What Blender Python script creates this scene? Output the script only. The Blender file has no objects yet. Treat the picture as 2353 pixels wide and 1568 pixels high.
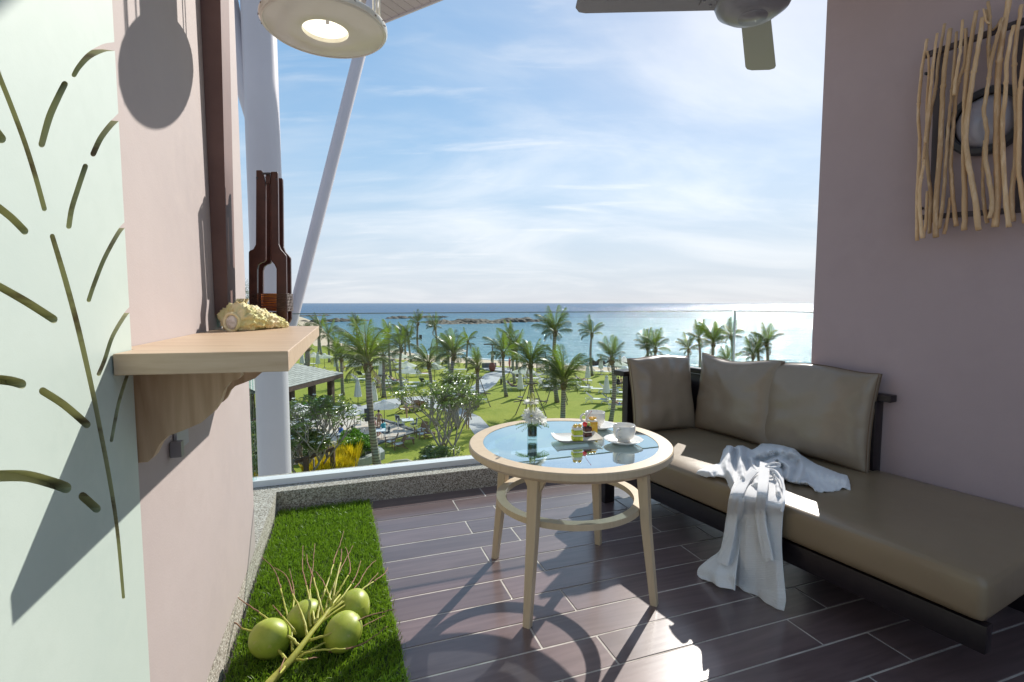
import bpy, bmesh, math, random
import numpy as np
from mathutils import Vector, Matrix, noise as mnoise
rad = math.radians
random.seed(7); rng = np.random.default_rng(7)
S = bpy.context.scene
C = S.collection

# ------------------------------------------------------------------ camera, sky, sun, exposure
EYE = 1.15; PITCH = rad(4.27); FPX = 1165.0; CX, CY = 1176.5, 784.0
cam = bpy.data.cameras.new('camera'); camo = bpy.data.objects.new('camera', cam); C.objects.link(camo)
cam.sensor_width = 36; cam.lens = FPX / 2353 * 36; cam.clip_start = .02; cam.clip_end = 120000
camo.location = (0, 0, EYE); camo.rotation_euler = (rad(90) - PITCH, 0, 0)
S.camera = camo
SUN_AZ, SUN_EL = 28.0, 33.3
w = bpy.data.worlds.new('World'); S.world = w; w.use_nodes = True
nt = w.node_tree; N = nt.nodes; L = nt.links; N.clear()
sky = N.new('ShaderNodeTexSky'); sky.sky_type = 'NISHITA'; sky.sun_disc = False
sky.sun_elevation = rad(SUN_EL); sky.sun_rotation = rad(SUN_AZ)
sky.altitude = 10; sky.air_density = 1.0; sky.dust_density = 0.3; sky.ozone_density = 3.0
sat = N.new('ShaderNodeHueSaturation'); sat.inputs['Saturation'].default_value = 2.1; sat.inputs['Value'].default_value = 1.15
gm0 = N.new('ShaderNodeGamma'); gm0.inputs[1].default_value = .34; L.new(sky.outputs[0], gm0.inputs[0]); L.new(gm0.outputs[0], sat.inputs['Color']); gm = sat
tc = N.new('ShaderNodeTexCoord')
sep = N.new('ShaderNodeSeparateXYZ'); L.new(tc.outputs['Generated'], sep.inputs[0])
zz = N.new('ShaderNodeMath'); zz.operation = 'ADD'; zz.inputs[1].default_value = .22; L.new(sep.outputs[2], zz.inputs[0])
zm = N.new('ShaderNodeMath'); zm.operation = 'MAXIMUM'; zm.inputs[1].default_value = .05; L.new(zz.outputs[0], zm.inputs[0])
dx = N.new('ShaderNodeMath'); dx.operation = 'DIVIDE'; L.new(sep.outputs[0], dx.inputs[0]); L.new(zm.outputs[0], dx.inputs[1])
dy = N.new('ShaderNodeMath'); dy.operation = 'DIVIDE'; L.new(sep.outputs[1], dy.inputs[0]); L.new(zm.outputs[0], dy.inputs[1])
cmb = N.new('ShaderNodeCombineXYZ'); L.new(dx.outputs[0], cmb.inputs[0]); L.new(dy.outputs[0], cmb.inputs[1])
def cloud(scale, rot, sc, lo, hi, det=8, dist=.6):
    mp = N.new('ShaderNodeMapping'); mp.inputs['Rotation'].default_value = (0, 0, rad(rot)); mp.inputs['Scale'].default_value = sc
    L.new(cmb.outputs[0], mp.inputs[0])
    n = N.new('ShaderNodeTexNoise'); n.inputs['Scale'].default_value = scale; n.inputs['Detail'].default_value = det
    n.inputs['Roughness'].default_value = .55; n.inputs['Distortion'].default_value = dist; L.new(mp.outputs[0], n.inputs['Vector'])
    r = N.new('ShaderNodeMapRange'); r.inputs[1].default_value = lo; r.inputs[2].default_value = hi; r.interpolation_type = 'SMOOTHSTEP'
    L.new(n.outputs['Fac'], r.inputs[0]); return r.outputs[0]
c1 = cloud(.8, 25, (1, 1.7, 1), .36, .76); c2 = cloud(2.2, -20, (.7, 2.8, 1), .50, .82, 10, .5); c3 = cloud(.55, 60, (1, 1, 1), .42, .72, 3, .2)
m1 = N.new('ShaderNodeMath'); m1.operation = 'MULTIPLY'; L.new(c2, m1.inputs[0]); L.new(c3, m1.inputs[1])
m2 = N.new('ShaderNodeMath'); m2.operation = 'MULTIPLY_ADD'; L.new(c1, m2.inputs[0]); m2.inputs[1].default_value = .85; L.new(m1.outputs[0], m2.inputs[2])
m3 = N.new('ShaderNodeMath'); m3.operation = 'MULTIPLY'; m3.use_clamp = True; L.new(m2.outputs[0], m3.inputs[0]); m3.inputs[1].default_value = .8
# pale sea haze low on every side
hz = N.new('ShaderNodeMapRange'); hz.inputs[1].default_value = .0; hz.inputs[2].default_value = .30; hz.inputs[3].default_value = .80; hz.inputs[4].default_value = 0; hz.interpolation_type = 'SMOOTHSTEP'; L.new(sep.outputs[2], hz.inputs[0])
hm = N.new('ShaderNodeMix'); hm.data_type = 'RGBA'; L.new(hz.outputs[0], hm.inputs[0]); L.new(gm.outputs[0], hm.inputs[6]); hm.inputs[7].default_value = (1.62, 1.8, 2.14, 1)
mx = N.new('ShaderNodeMix'); mx.data_type = 'RGBA'
L.new(m3.outputs[0], mx.inputs[0]); L.new(hm.outputs[2], mx.inputs[6])
# clouds take the light of the sky behind them, whitened
hs = N.new('ShaderNodeHueSaturation'); hs.inputs['Saturation'].default_value = .22; hs.inputs['Value'].default_value = 1.2
L.new(hm.outputs[2], hs.inputs['Color']); L.new(hs.outputs[0], mx.inputs[7])
bg = N.new('ShaderNodeBackground'); bg.inputs[1].default_value = .15
L.new(mx.outputs[2], bg.inputs[0]); wo = N.new('ShaderNodeOutputWorld'); L.new(bg.outputs[0], wo.inputs[0])
sl = bpy.data.lights.new('sun', 'SUN'); sl.energy = 2.3; sl.angle = rad(.53); sl.color = (1, .95, .87)
so = bpy.data.objects.new('sun', sl); C.objects.link(so)
SD = Vector((math.sin(rad(SUN_AZ)) * math.cos(rad(SUN_EL)), math.cos(rad(SUN_AZ)) * math.cos(rad(SUN_EL)), math.sin(rad(SUN_EL))))
so.rotation_euler = SD.to_track_quat('Z', 'Y').to_euler(); so.location = (5, 10, 12)
vs = S.view_settings; vs.view_transform = 'Standard'; vs.look = 'None'; vs.gamma = 1; vs.use_curve_mapping = False
vs.exposure = 1.4

# ------------------------------------------------------------------ pixel -> place
def ray(x, y):
    u = (x - CX) / FPX; v = -(y - CY) / FPX; c, s = math.cos(PITCH), math.sin(PITCH)
    return Vector((u, c + v * s, -s + v * c))
def onz(x, y, z):
    d = ray(x, y); return Vector((0, 0, EYE)) + d * ((z - EYE) / d.z)
def atY(x, y, Y):
    d = ray(x, y); return Vector((0, 0, EYE)) + d * (Y / d.y)
def onpl(x, y, p, n):
    d = ray(x, y); o = Vector((0, 0, EYE)); return o + d * ((Vector(p) - o).dot(n) / d.dot(n))
GZ = EYE - 10.0          # garden ground
SEA = GZ - 1.3
def g(x, y): return onz(x, y, GZ)
# reading grid of the photograph's enlargements: origin x, origin y, scale
VW = {1: (654.9, 700.9, .10259), 2: (884.7, 700.9, .10259), 3: (654.9, 850.3, .10259), 4: (884.7, 850.3, .10259), 5: (654.9, 976.6, .12208),
      6: (1091.5, 700.9, .09527), 7: (1252.4, 804.3, .10993), 8: (1091.5, 821.5, .09527), 9: (1252.4, 666.4, .10993), 10: (1436.3, 677.9, .18067)}
def V(k, x, y): a, b, s = VW[k]; return (a + s * x, b + s * y)

# ------------------------------------------------------------------ materials
def mat(name, col, rough=.5, var=None, bump=None, metal=0, spec=.5, co='Object', trl=0, coat=0, rnd=0, emit=None, sheen=0, stretch=None):
    m = bpy.data.materials.new(name); m.use_nodes = True; t = m.node_tree; n = t.nodes; l = t.links
    b = n['Principled BSDF']; b.inputs['Roughness'].default_value = rough; b.inputs['Metallic'].default_value = metal
    b.inputs['Specular IOR Level'].default_value = spec; b.inputs['Base Color'].default_value = (*col, 1)
    if coat: b.inputs['Coat Weight'].default_value = coat; b.inputs['Coat Roughness'].default_value = .08
    if sheen: b.inputs['Sheen Weight'].default_value = sheen
    tcn = n.new('ShaderNodeTexCoord'); vec = tcn.outputs[co]
    if stretch:
        mp = n.new('ShaderNodeMapping'); mp.inputs['Scale'].default_value = stretch; l.new(vec, mp.inputs[0]); vec = mp.outputs[0]
    cur = None
    if var:      # list of (scale, colour2, lo, hi)
        cur = (*col, 1)
        for sc, c2_, lo, hi in var:
            q = n.new('ShaderNodeTexNoise'); q.inputs['Scale'].default_value = sc; q.inputs['Detail'].default_value = 6; q.inputs['Roughness'].default_value = .6
            l.new(vec, q.inputs['Vector'])
            r = n.new('ShaderNodeMapRange'); r.inputs[1].default_value = lo; r.inputs[2].default_value = hi; l.new(q.outputs['Fac'], r.inputs[0])
            x = n.new('ShaderNodeMix'); x.data_type = 'RGBA'; l.new(r.outputs[0], x.inputs[0])
            if isinstance(cur, tuple): x.inputs[6].default_value = cur
            else: l.new(cur, x.inputs[6])
            x.inputs[7].default_value = (*c2_, 1); cur = x.outputs[2]
        l.new(cur, b.inputs['Base Color'])
    if rnd:
        oi = n.new('ShaderNodeObjectInfo'); h = n.new('ShaderNodeHueSaturation')
        mr = n.new('ShaderNodeMapRange'); mr.inputs[3].default_value = 1 - rnd; mr.inputs[4].default_value = 1 + rnd
        l.new(oi.outputs['Random'], mr.inputs[0]); l.new(mr.outputs[0], h.inputs['Value'])
        if cur is None: h.inputs['Color'].default_value = (*col, 1)
        else: l.new(cur, h.inputs['Color'])
        l.new(h.outputs[0], b.inputs['Base Color']); cur = h.outputs[0]
    if bump:
        for sc, st, dist in bump:
            q = n.new('ShaderNodeTexNoise'); q.inputs['Scale'].default_value = sc; q.inputs['Detail'].default_value = 5; l.new(vec, q.inputs['Vector'])
            bp = n.new('ShaderNodeBump'); bp.inputs['Strength'].default_value = st; bp.inputs['Distance'].default_value = dist
            l.new(q.outputs['Fac'], bp.inputs['Height'])
            if b.inputs['Normal'].is_linked: l.new(b.inputs['Normal'].links[0].from_socket, bp.inputs['Normal'])
            l.new(bp.outputs[0], b.inputs['Normal'])
    if trl:
        tr = n.new('ShaderNodeBsdfTranslucent'); tr.inputs[0].default_value = (col[0] * 1.5, col[1] * 1.7, col[2] * .9, 1) if col[1] < .4 else (*col, 1)
        ms = n.new('ShaderNodeMixShader'); ms.inputs[0].default_value = trl
        l.new(b.outputs[0], ms.inputs[1]); l.new(tr.outputs[0], ms.inputs[2]); l.new(ms.outputs[0], n['Material Output'].inputs[0])
    if emit: b.inputs['Emission Color'].default_value = (*emit[0], 1); b.inputs['Emission Strength'].default_value = emit[1]
    return m
def glassmat(name, tint, ior=1.5, gl=.0, grime=0):
    m = bpy.data.materials.new(name); m.use_nodes = True; t = m.node_tree; n = t.nodes; l = t.links; n.remove(n['Principled BSDF'])
    tr = n.new('ShaderNodeBsdfTransparent'); tr.inputs[0].default_value = (*tint, 1)
    gs = n.new('ShaderNodeBsdfGlossy'); gs.inputs['Roughness'].default_value = .015
    f = n.new('ShaderNodeFresnel'); f.inputs[0].default_value = ior
    a = n.new('ShaderNodeMath'); a.operation = 'ADD'; a.use_clamp = True; a.inputs[1].default_value = gl; l.new(f.outputs[0], a.inputs[0])
    ge = n.new('ShaderNodeNewGeometry'); iv = n.new('ShaderNodeMath'); iv.operation = 'SUBTRACT'; iv.inputs[0].default_value = 1; l.new(ge.outputs['Backfacing'], iv.inputs[1])
    fb = n.new('ShaderNodeMath'); fb.operation = 'MULTIPLY'; l.new(a.outputs[0], fb.inputs[0]); l.new(iv.outputs[0], fb.inputs[1]); a = fb
    ms = n.new('ShaderNodeMixShader'); l.new(a.outputs[0], ms.inputs[0]); l.new(tr.outputs[0], ms.inputs[1]); l.new(gs.outputs[0], ms.inputs[2])
    out = ms.outputs[0]
    if grime:
        df = n.new('ShaderNodeBsdfDiffuse'); df.inputs[0].default_value = (.8, .82, .8, 1)
        tcn = n.new('ShaderNodeTexCoord'); q = n.new('ShaderNodeTexNoise'); q.inputs['Scale'].default_value = 2.5; q.inputs['Detail'].default_value = 6; l.new(tcn.outputs['Object'], q.inputs['Vector'])
        r = n.new('ShaderNodeMapRange'); r.inputs[1].default_value = .45; r.inputs[2].default_value = .9; r.inputs[4].default_value = grime; l.new(q.outputs['Fac'], r.inputs[0])
        m5 = n.new('ShaderNodeMixShader'); l.new(r.outputs[0], m5.inputs[0]); l.new(out, m5.inputs[1]); l.new(df.outputs[0], m5.inputs[2]); out = m5.outputs[0]
    l.new(out, n['Material Output'].inputs[0]); return m
def woodmat(name, a, b, rough, scale, axis, bump=.15, spec=.4, rnd=.06, rings=1.0):
    m = mat(name, a, rough, spec=spec); t = m.node_tree; n = t.nodes; l = t.links; bs = n['Principled BSDF']
    tcn = n['Texture Coordinate']; mp = n.new('ShaderNodeMapping'); s = [scale] * 3; s[axis] = scale * .09
    mp.inputs['Scale'].default_value = s; l.new(tcn.outputs['Object'], mp.inputs[0])
    oi = n.new('ShaderNodeObjectInfo'); ad = n.new('ShaderNodeVectorMath'); ad.operation = 'ADD'
    sc = n.new('ShaderNodeMath'); sc.operation = 'MULTIPLY'; sc.inputs[1].default_value = 37; l.new(oi.outputs['Random'], sc.inputs[0])
    l.new(mp.outputs[0], ad.inputs[0]); l.new(sc.outputs[0], ad.inputs[1])
    q1 = n.new('ShaderNodeTexNoise'); q1.inputs['Scale'].default_value = 1.0; q1.inputs['Detail'].default_value = 3; q1.inputs['Distortion'].default_value = 1.2; l.new(ad.outputs[0], q1.inputs['Vector'])
    mm = n.new('ShaderNodeMath'); mm.operation = 'MULTIPLY'; mm.inputs[1].default_value = 9 * rings; l.new(q1.outputs['Fac'], mm.inputs[0])
    fr = n.new('ShaderNodeMath'); fr.operation = 'PINGPONG'; fr.inputs[1].default_value = 1; l.new(mm.outputs[0], fr.inputs[0])
    q2 = n.new('ShaderNodeTexNoise'); q2.inputs['Scale'].default_value = 7; q2.inputs['Detail'].default_value = 6; l.new(ad.outputs[0], q2.inputs['Vector'])
    av = n.new('ShaderNodeMath'); av.operation = 'MULTIPLY_ADD'; av.inputs[1].default_value = .4; l.new(fr.outputs[0], av.inputs[0])
    h2 = n.new('ShaderNodeMath'); h2.operation = 'MULTIPLY'; h2.inputs[1].default_value = .7; l.new(q2.outputs['Fac'], h2.inputs[0]); l.new(h2.outputs[0], av.inputs[2])
    x = n.new('ShaderNodeMix'); x.data_type = 'RGBA'; x.inputs[6].default_value = (*a, 1); x.inputs[7].default_value = (*b, 1); l.new(av.outputs[0], x.inputs[0])
    h = n.new('ShaderNodeHueSaturation'); mr = n.new('ShaderNodeMapRange'); mr.inputs[3].default_value = 1 - rnd; mr.inputs[4].default_value = 1 + rnd
    l.new(oi.outputs['Random'], mr.inputs[0]); l.new(mr.outputs[0], h.inputs['Value']); l.new(x.outputs[2], h.inputs['Color']); l.new(h.outputs[0], bs.inputs['Base Color'])
    bp = n.new('ShaderNodeBump'); bp.inputs['Strength'].default_value = bump; bp.inputs['Distance'].default_value = .002; l.new(q2.outputs['Fac'], bp.inputs['Height']); l.new(bp.outputs[0], bs.inputs['Normal'])
    return m

M = {}
M['pink'] = mat('pink_plaster', (.43, .365, .35), .75, [(1.6, (.385, .325, .315), .4, .7), (14, (.415, .35, .335), .45, .65)], [(260, .2, .002), (9, .25, .006), (2, .15, .02)])
M['mauve'] = mat('mauve_plaster', (.43, .33, .34), .8, [(1.1, (.38, .29, .30), .4, .7), (9, (.41, .315, .325), .45, .65)], [(300, .3, .002), (5, .25, .008)])
M['green'] = mat('pale_green_paint', (.475, .545, .495), .5, [(2.5, (.42, .495, .45), .42, .7), (22, (.46, .53, .48), .45, .62)], [(30, .1, .003), (400, .1, .001)])
M['olive'] = mat('olive_board', (.42, .43, .24), .7, [(16, (.17, .13, .08), .52, .66)])
M['brown_fin'] = mat('brown_paint', (.16, .085, .07), .6, [(6, (.12, .06, .05), .4, .7)])
M['ash'] = woodmat('pale_ash', (.60, .46, .33), (.44, .31, .20), .45, 14, 0, .1)
M['ashz'] = woodmat('pale_ash_upright', (.74, .55, .37), (.44, .29, .17), .5, 14, 2, .1)
M['beech'] = woodmat('limed_beech', (.64, .51, .35), (.53, .41, .27), .42, 20, 2, .06, rings=.5)
M['tile'] = woodmat('dark_wood_tile', (.20, .14, .14), (.115, .075, .075), .30, 9, 0, .12, .6, .16)
M['tile'].node_tree.nodes['Principled BSDF'].inputs['Coat Weight'].default_value = .65; M['tile'].node_tree.nodes['Principled BSDF'].inputs['Coat Roughness'].default_value = .16
M['grout'] = mat('pale_grout', (.62, .57, .52), .9, [(14, (.46, .42, .38), .4, .6)])
M['slab'] = mat('concrete', (.4, .39, .37), .9)
def pebble():
    m = mat('washed_pebble', (.4, .38, .34), .85); t = m.node_tree; n = t.nodes; l = t.links; bs = n['Principled BSDF']; tcn = n['Texture Coordinate']
    v = n.new('ShaderNodeTexVoronoi'); v.inputs['Scale'].default_value = 210; l.new(tcn.outputs['Object'], v.inputs['Vector'])
    r = n.new('ShaderNodeValToRGB'); e = r.color_ramp; e.elements[0].color = (.12, .10, .08, 1); e.elements[1].color = (.62, .59, .53, 1); e.elements.new(.45).color = (.33, .29, .24, 1)
    sp = n.new('ShaderNodeSeparateColor'); l.new(v.outputs['Color'], sp.inputs[0]); l.new(sp.outputs[0], r.inputs[0]); l.new(r.outputs[0], bs.inputs['Base Color'])
    bp = n.new('ShaderNodeBump'); bp.inputs['Strength'].default_value = .6; bp.inputs['Distance'].default_value = .003; l.new(v.outputs['Distance'], bp.inputs['Height']); bp.invert = True; l.new(bp.outputs[0], bs.inputs['Normal'])
    return m
M['pebble'] = pebble()
M['white_metal'] = mat('white_painted_metal', (.74, .75, .76), .35, [(3, (.66, .67, .69), .4, .7)])
M['column'] = mat('grey_white_steel', (.48, .46, .50), .42, [(1.2, (.44, .42, .46), .4, .7)], [(3, .05, .02)])
M['glass'] = glassmat('clear_glass', (.93, .965, .955), 1.22, .0, .05)
M['glass_edge'] = glassmat('glass_edge', (.78, .92, .89), 1.5, .10)
M['edge'] = mat('glass_top_edge', (.13, .20, .20), .25)
M['tglass'] = glassmat('table_glass', (.80, .93, .97), 1.62, .60)
M['tglass'].node_tree.nodes['Glossy BSDF'].inputs[0].default_value = (.86, .97, 1, 1)
M['vglass'] = glassmat('vase_glass', (.86, .92, .92), 1.5, .03)
M['leather'] = mat('taupe_vinyl', (.25, .185, .115), .30, [(3, (.22, .16, .10), .4, .7)], [(450, .18, .001), (9, .25, .006)], spec=.55)
M['leather2'] = mat('taupe_cushion_vinyl', (.27, .21, .15), .27, [(4, (.235, .18, .13), .4, .7)], [(450, .12, .001), (14, .3, .006)], spec=.6)
M['seam'] = mat('brown_thread', (.16, .10, .06), .7)
M['ebony'] = woodmat('black_stained_wood', (.022, .016, .018), (.010, .007, .010), .33, 12, 0, .1)
M['enamel'] = mat('white_enamel', (.80, .77, .69), .22, [(9, (.76, .72, .63), .45, .7)], [(7, .08, .01)], coat=.4)
M['enamel_in'] = mat('white_opal', (.85, .84, .76), .5, emit=((1, .93, .78), .3))
M['rust'] = mat('rust', (.12, .06, .03), .8)
M['fan'] = mat('brushed_nickel', (.21, .205, .235), .32, [(5, (.21, .20, .225), .4, .7)], metal=.05)
M['dark'] = mat('dark_metal', (.05, .05, .06), .45)
M['frame_brown'] = mat('dark_brown_frame', (.085, .065, .07), .6)
M['twig'] = mat('bare_driftwood', (.62, .41, .23), .6, [(8, (.48, .29, .15), .42, .62), (60, (.68, .48, .30), .5, .65)], [(60, .3, .004)], rnd=.18, stretch=(1, 1, .25))
M['lampglass'] = mat('opal_glass', (.42, .40, .47), .3, coat=.3)
M['lantern'] = mat('oiled_red_brown_wood', (.075, .025, .018), .38, [(20, (.045, .014, .011), .4, .65)], [(50, .15, .002)])
M['rattan'] = mat('dark_rattan', (.06, .03, .022), .5, [(90, (.10, .05, .04), .4, .6)])
M['amber'] = mat('amber_glass', (.85, .40, .03), .12, [(30, (.55, .18, .02), .45, .65)], trl=.7, coat=.6)
M['coral'] = mat('pale_yellow_coral', (.78, .68, .42), .75, [(14, (.62, .60, .24), .42, .66), (45, (.62, .42, .13), .55, .72)], [(90, .5, .006)])
M['chalk'] = mat('chalky_white', (.72, .66, .60), .85, [(60, (.55, .5, .45), .45, .6)], [(90, .6, .004)])
M['china'] = mat('white_china', (.82, .80, .75), .13, coat=.5)
M['petal'] = mat('white_petal', (.86, .86, .80), .6, trl=.25)
M['stemg'] = mat('striped_leaf_green', (.42, .47, .10), .45, trl=.3)
M['stemy'] = mat('cream_leaf_stripe', (.75, .72, .42), .45, trl=.3)
M['fern'] = mat('fern_green', (.10, .19, .035), .5, trl=.3)
M['darkleaf'] = mat('dark_leaf', (.015, .03, .018), .35)
M['cake_g'] = mat('green_sponge', (.62, .66, .09), .9, [(120, (.48, .52, .05), .4, .6)], [(140, .4, .003)])
M['cream'] = mat('whipped_cream', (.86, .84, .76), .6, None, [(60, .4, .004)])
M['choc'] = mat('chocolate', (.10, .03, .02), .35, [(80, (.06, .015, .01), .4, .6)], [(80, .3, .003)])
M['orange'] = mat('orange_fruit', (.85, .42, .02), .3, [(60, (.9, .58, .06), .4, .6)], [(70, .6, .004)], coat=.3)
M['peach'] = mat('peach_fruit', (.88, .58, .10), .3, coat=.3)
M['cherry'] = mat('red_cherry', (.62, .01, .015), .12, coat=.6)
M['kiwi'] = mat('kiwi_green', (.45, .58, .14), .4)
M['pistil'] = mat('flower_eye', (.62, .60, .10), .7)
M['coconut'] = mat('green_coconut', (.36, .42, .055), .42, [(14, (.24, .32, .03), .42, .66), (60, (.42, .40, .12), .58, .75)], [(12, .15, .01)])
M['stalk'] = mat('coconut_stalk', (.42, .43, .075), .5, [(25, (.33, .30, .06), .45, .65)], [(50, .3, .003)])
M['twigend'] = mat('dry_coconut_twig', (.30, .17, .10), .8, [(90, (.2, .1, .06), .4, .6)])
def turfm():
    m = mat('artificial_turf', (.19, .29, .03), .45, [(9, (.24, .30, .05), .5, .68), (60, (.10, .19, .02), .42, .6)], trl=.3, spec=.5); return m
M['turf'] = turfm()
M['turfbase'] = mat('turf_backing', (.035, .06, .012), .9)
M['turfedge'] = mat('turf_straw_thatch', (.42, .40, .2), .8)
def lawnm():
    m = mat('mown_lawn', (.25, .29, .035), .9, [(.05, (.37, .355, .06), .40, .62), (.22, (.19, .245, .025), .45, .68), (1.6, (.31, .33, .05), .4, .65), (12, (.20, .24, .025), .45, .62)], [(14, .5, .05)], spec=.15); return m
M['lawn'] = lawnm()
M['sand'] = mat('beach_sand', (.56, .45, .33), .95, [(.25, (.50, .39, .28), .4, .6), (3, (.60, .50, .38), .45, .65)], [(3, .4, .05)], spec=.1)
M['path'] = mat('pale_concrete_path', (.44, .44, .45), .85, [(.5, (.40, .40, .42), .4, .6), (6, (.46, .46, .46), .45, .6)])
M['path_dark'] = mat('grey_slab_band', (.22, .23, .25), .8, [(3, (.18, .19, .21), .4, .6)])
M['terrace'] = mat('terrace_pavers', (.55, .47, .40), .8, [(.4, (.48, .37, .28), .45, .6), (3, (.58, .53, .48), .45, .6)])
M['kerbg'] = mat('grey_kerb', (.16, .165, .175), .8, [(4, (.12, .125, .13), .4, .6)])
M['kerbl'] = mat('pale_kerb', (.40, .42, .41), .8, [(4, (.34, .36, .35), .4, .6)])
M['rock'] = mat('wet_reef_rock', (.10, .08, .06), .8, [(.3, (.035, .028, .025), .42, .6), (1.3, (.15, .10, .045), .5, .68)], [(1.5, .8, .4)])
M['foam'] = mat('sea_foam', (.82, .85, .86), .9, [(1, (.6, .72, .75), .45, .6)])
def bark():
    m = mat('ringed_palm_bark', (.20, .175, .15), .9); t = m.node_tree; n = t.nodes; l = t.links; bs = n['Principled BSDF']; tcn = n['Texture Coordinate']
    wv = n.new('ShaderNodeTexWave'); wv.bands_direction = 'Z'; wv.inputs['Scale'].default_value = 1.7; wv.inputs['Distortion'].default_value = 3.5; wv.inputs['Detail'].default_value = 3; wv.inputs['Detail Scale'].default_value = 1.6
    l.new(tcn.outputs['Object'], wv.inputs['Vector'])
    q = n.new('ShaderNodeTexNoise'); q.inputs['Scale'].default_value = 1.3; l.new(tcn.outputs['Object'], q.inputs['Vector'])
    x = n.new('ShaderNodeMix'); x.data_type = 'RGBA'; x.inputs[6].default_value = (.19, .16, .13, 1); x.inputs[7].default_value = (.50, .45, .39, 1); l.new(wv.outputs['Fac'], x.inputs[0])
    y = n.new('ShaderNodeMix'); y.data_type = 'RGBA'; y.blend_type = 'MULTIPLY'; y.inputs[0].default_value = .6; l.new(x.outputs[2], y.inputs[6]); l.new(q.outputs['Color'], y.inputs[7]); l.new(y.outputs[2], bs.inputs['Base Color'])
    return m
M['bark'] = bark()
M['fibre'] = mat('palm_boot_fibre', (.13, .085, .05), .95, [(8, (.24, .17, .08), .45, .65)], [(20, .5, .03)])
M['frond'] = mat('palm_frond', (.065, .085, .028), .36, [(2, (.105, .12, .04), .45, .7)], trl=.30, rnd=.25)
M['frond_y'] = mat('young_palm_frond', (.14, .18, .025), .42, [(2, (.19, .23, .03), .45, .7)], trl=.42, rnd=.2)
M['frond_dry'] = mat('dead_palm_frond', (.26, .18, .09), .8, [(3, (.18, .12, .06), .4, .6)])
M['rachis'] = mat('frond_midrib', (.26, .25, .08), .5)
M['leaf'] = mat('frangipani_leaf', (.16, .21, .06), .3, [(3, (.24, .28, .09), .45, .7)], trl=.3, spec=.6)
M['hedge'] = mat('glossy_bright_hedge', (.10, .21, .015), .35, [(6, (.16, .27, .02), .45, .7)], trl=.35)
M['croton'] = mat('yellow_croton_leaf', (.72, .56, .02), .45, [(4, (.45, .45, .03), .5, .7)], trl=.35)
M['branch'] = mat('pale_grey_bark', (.30, .27, .24), .8, [(10, (.2, .17, .15), .45, .65)])
M['farleaf'] = mat('garden_tree_leaf', (.06, .10, .025), .5, [(1, (.09, .13, .03), .45, .7)], trl=.3)
M['canvas'] = mat('white_canvas', (.93, .93, .95), .85, None, [(6, .15, .03)], trl=.6)
M['canvas_g'] = mat('furled_pale_canvas', (.80, .80, .75), .9, None, [(14, .4, .04)], trl=.3)
M['pole'] = mat('dark_pole', (.05, .045, .045), .5)
M['wpole'] = mat('white_furniture_metal', (.72, .74, .76), .4)
M['sling'] = mat('dark_sling', (.085, .095, .10), .8, trl=.12)  # dark tone also stands for the shade on raised lounger backs
M['sling_l'] = mat('pale_sling', (.62, .63, .60), .8)
M['teak'] = mat('teak', (.24, .125, .065), .6, [(6, (.17, .08, .04), .4, .65)])
M['stake'] = mat('weathered_stake', (.24, .20, .16), .85, [(8, (.15, .12, .1), .4, .65)])
M['shingle'] = mat('pale_grey_shingle', (.42, .42, .38), .85, [(5, (.33, .33, .30), .4, .65)], [(20, .3, .02)], rnd=.1)
M['brownwood'] = mat('dark_brown_timber', (.10, .06, .045), .7, [(4, (.07, .04, .03), .4, .6)])
M['creamwall'] = mat('cream_wall', (.44, .40, .30), .8)
M['skin'] = mat('tanned_skin', (.42, .22, .135), .5)
M['skin_l'] = mat('fair_skin', (.55, .33, .23), .5)
M['hair'] = mat('dark_hair', (.035, .022, .016), .6)
for k, c in dict(teal=(.03, .30, .36), blue=(.04, .13, .45), white_shirt=(.7, .7, .7), brown_shorts=(.16, .11, .07), pink_dress=(.5, .16, .18), black=(.015, .015, .02), olive_shirt=(.33, .32, .12), towel=(.6, .6, .58), blue_towel=(.05, .22, .6), purple=(.25, .25, .6), redpot=(.22, .06, .04), tan=(.45, .27, .14)).items():
    M[k] = mat(k + '_cloth' if k != 'redpot' else 'glazed_red_pot', c, .7)
def waffle():
    m = mat('white_waffle_cotton', (.92, .92, .93), .9, sheen=.2, trl=.1); t = m.node_tree; n = t.nodes; l = t.links; bs = n['Principled BSDF']
    uv = n.new('ShaderNodeUVMap'); sp = n.new('ShaderNodeSeparateXYZ'); l.new(uv.outputs[0], sp.inputs[0]); o = []
    for i in (0, 1):
        a = n.new('ShaderNodeMath'); a.operation = 'MULTIPLY'; a.inputs[1].default_value = 2 * math.pi / .0068; l.new(sp.outputs[i], a.inputs[0])
        s = n.new('ShaderNodeMath'); s.operation = 'SINE'; l.new(a.outputs[0], s.inputs[0]); o.append(s.outputs[0])
    a = n.new('ShaderNodeMath'); a.operation = 'MAXIMUM'; l.new(o[0], a.inputs[0]); l.new(o[1], a.inputs[1])
    bp = n.new('ShaderNodeBump'); bp.inputs['Strength'].default_value = .55; bp.inputs['Distance'].default_value = .0022; l.new(a.outputs[0], bp.inputs['Height']); l.new(bp.outputs[0], bs.inputs['Normal'])
    return m
M['waffle'] = waffle()
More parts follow.
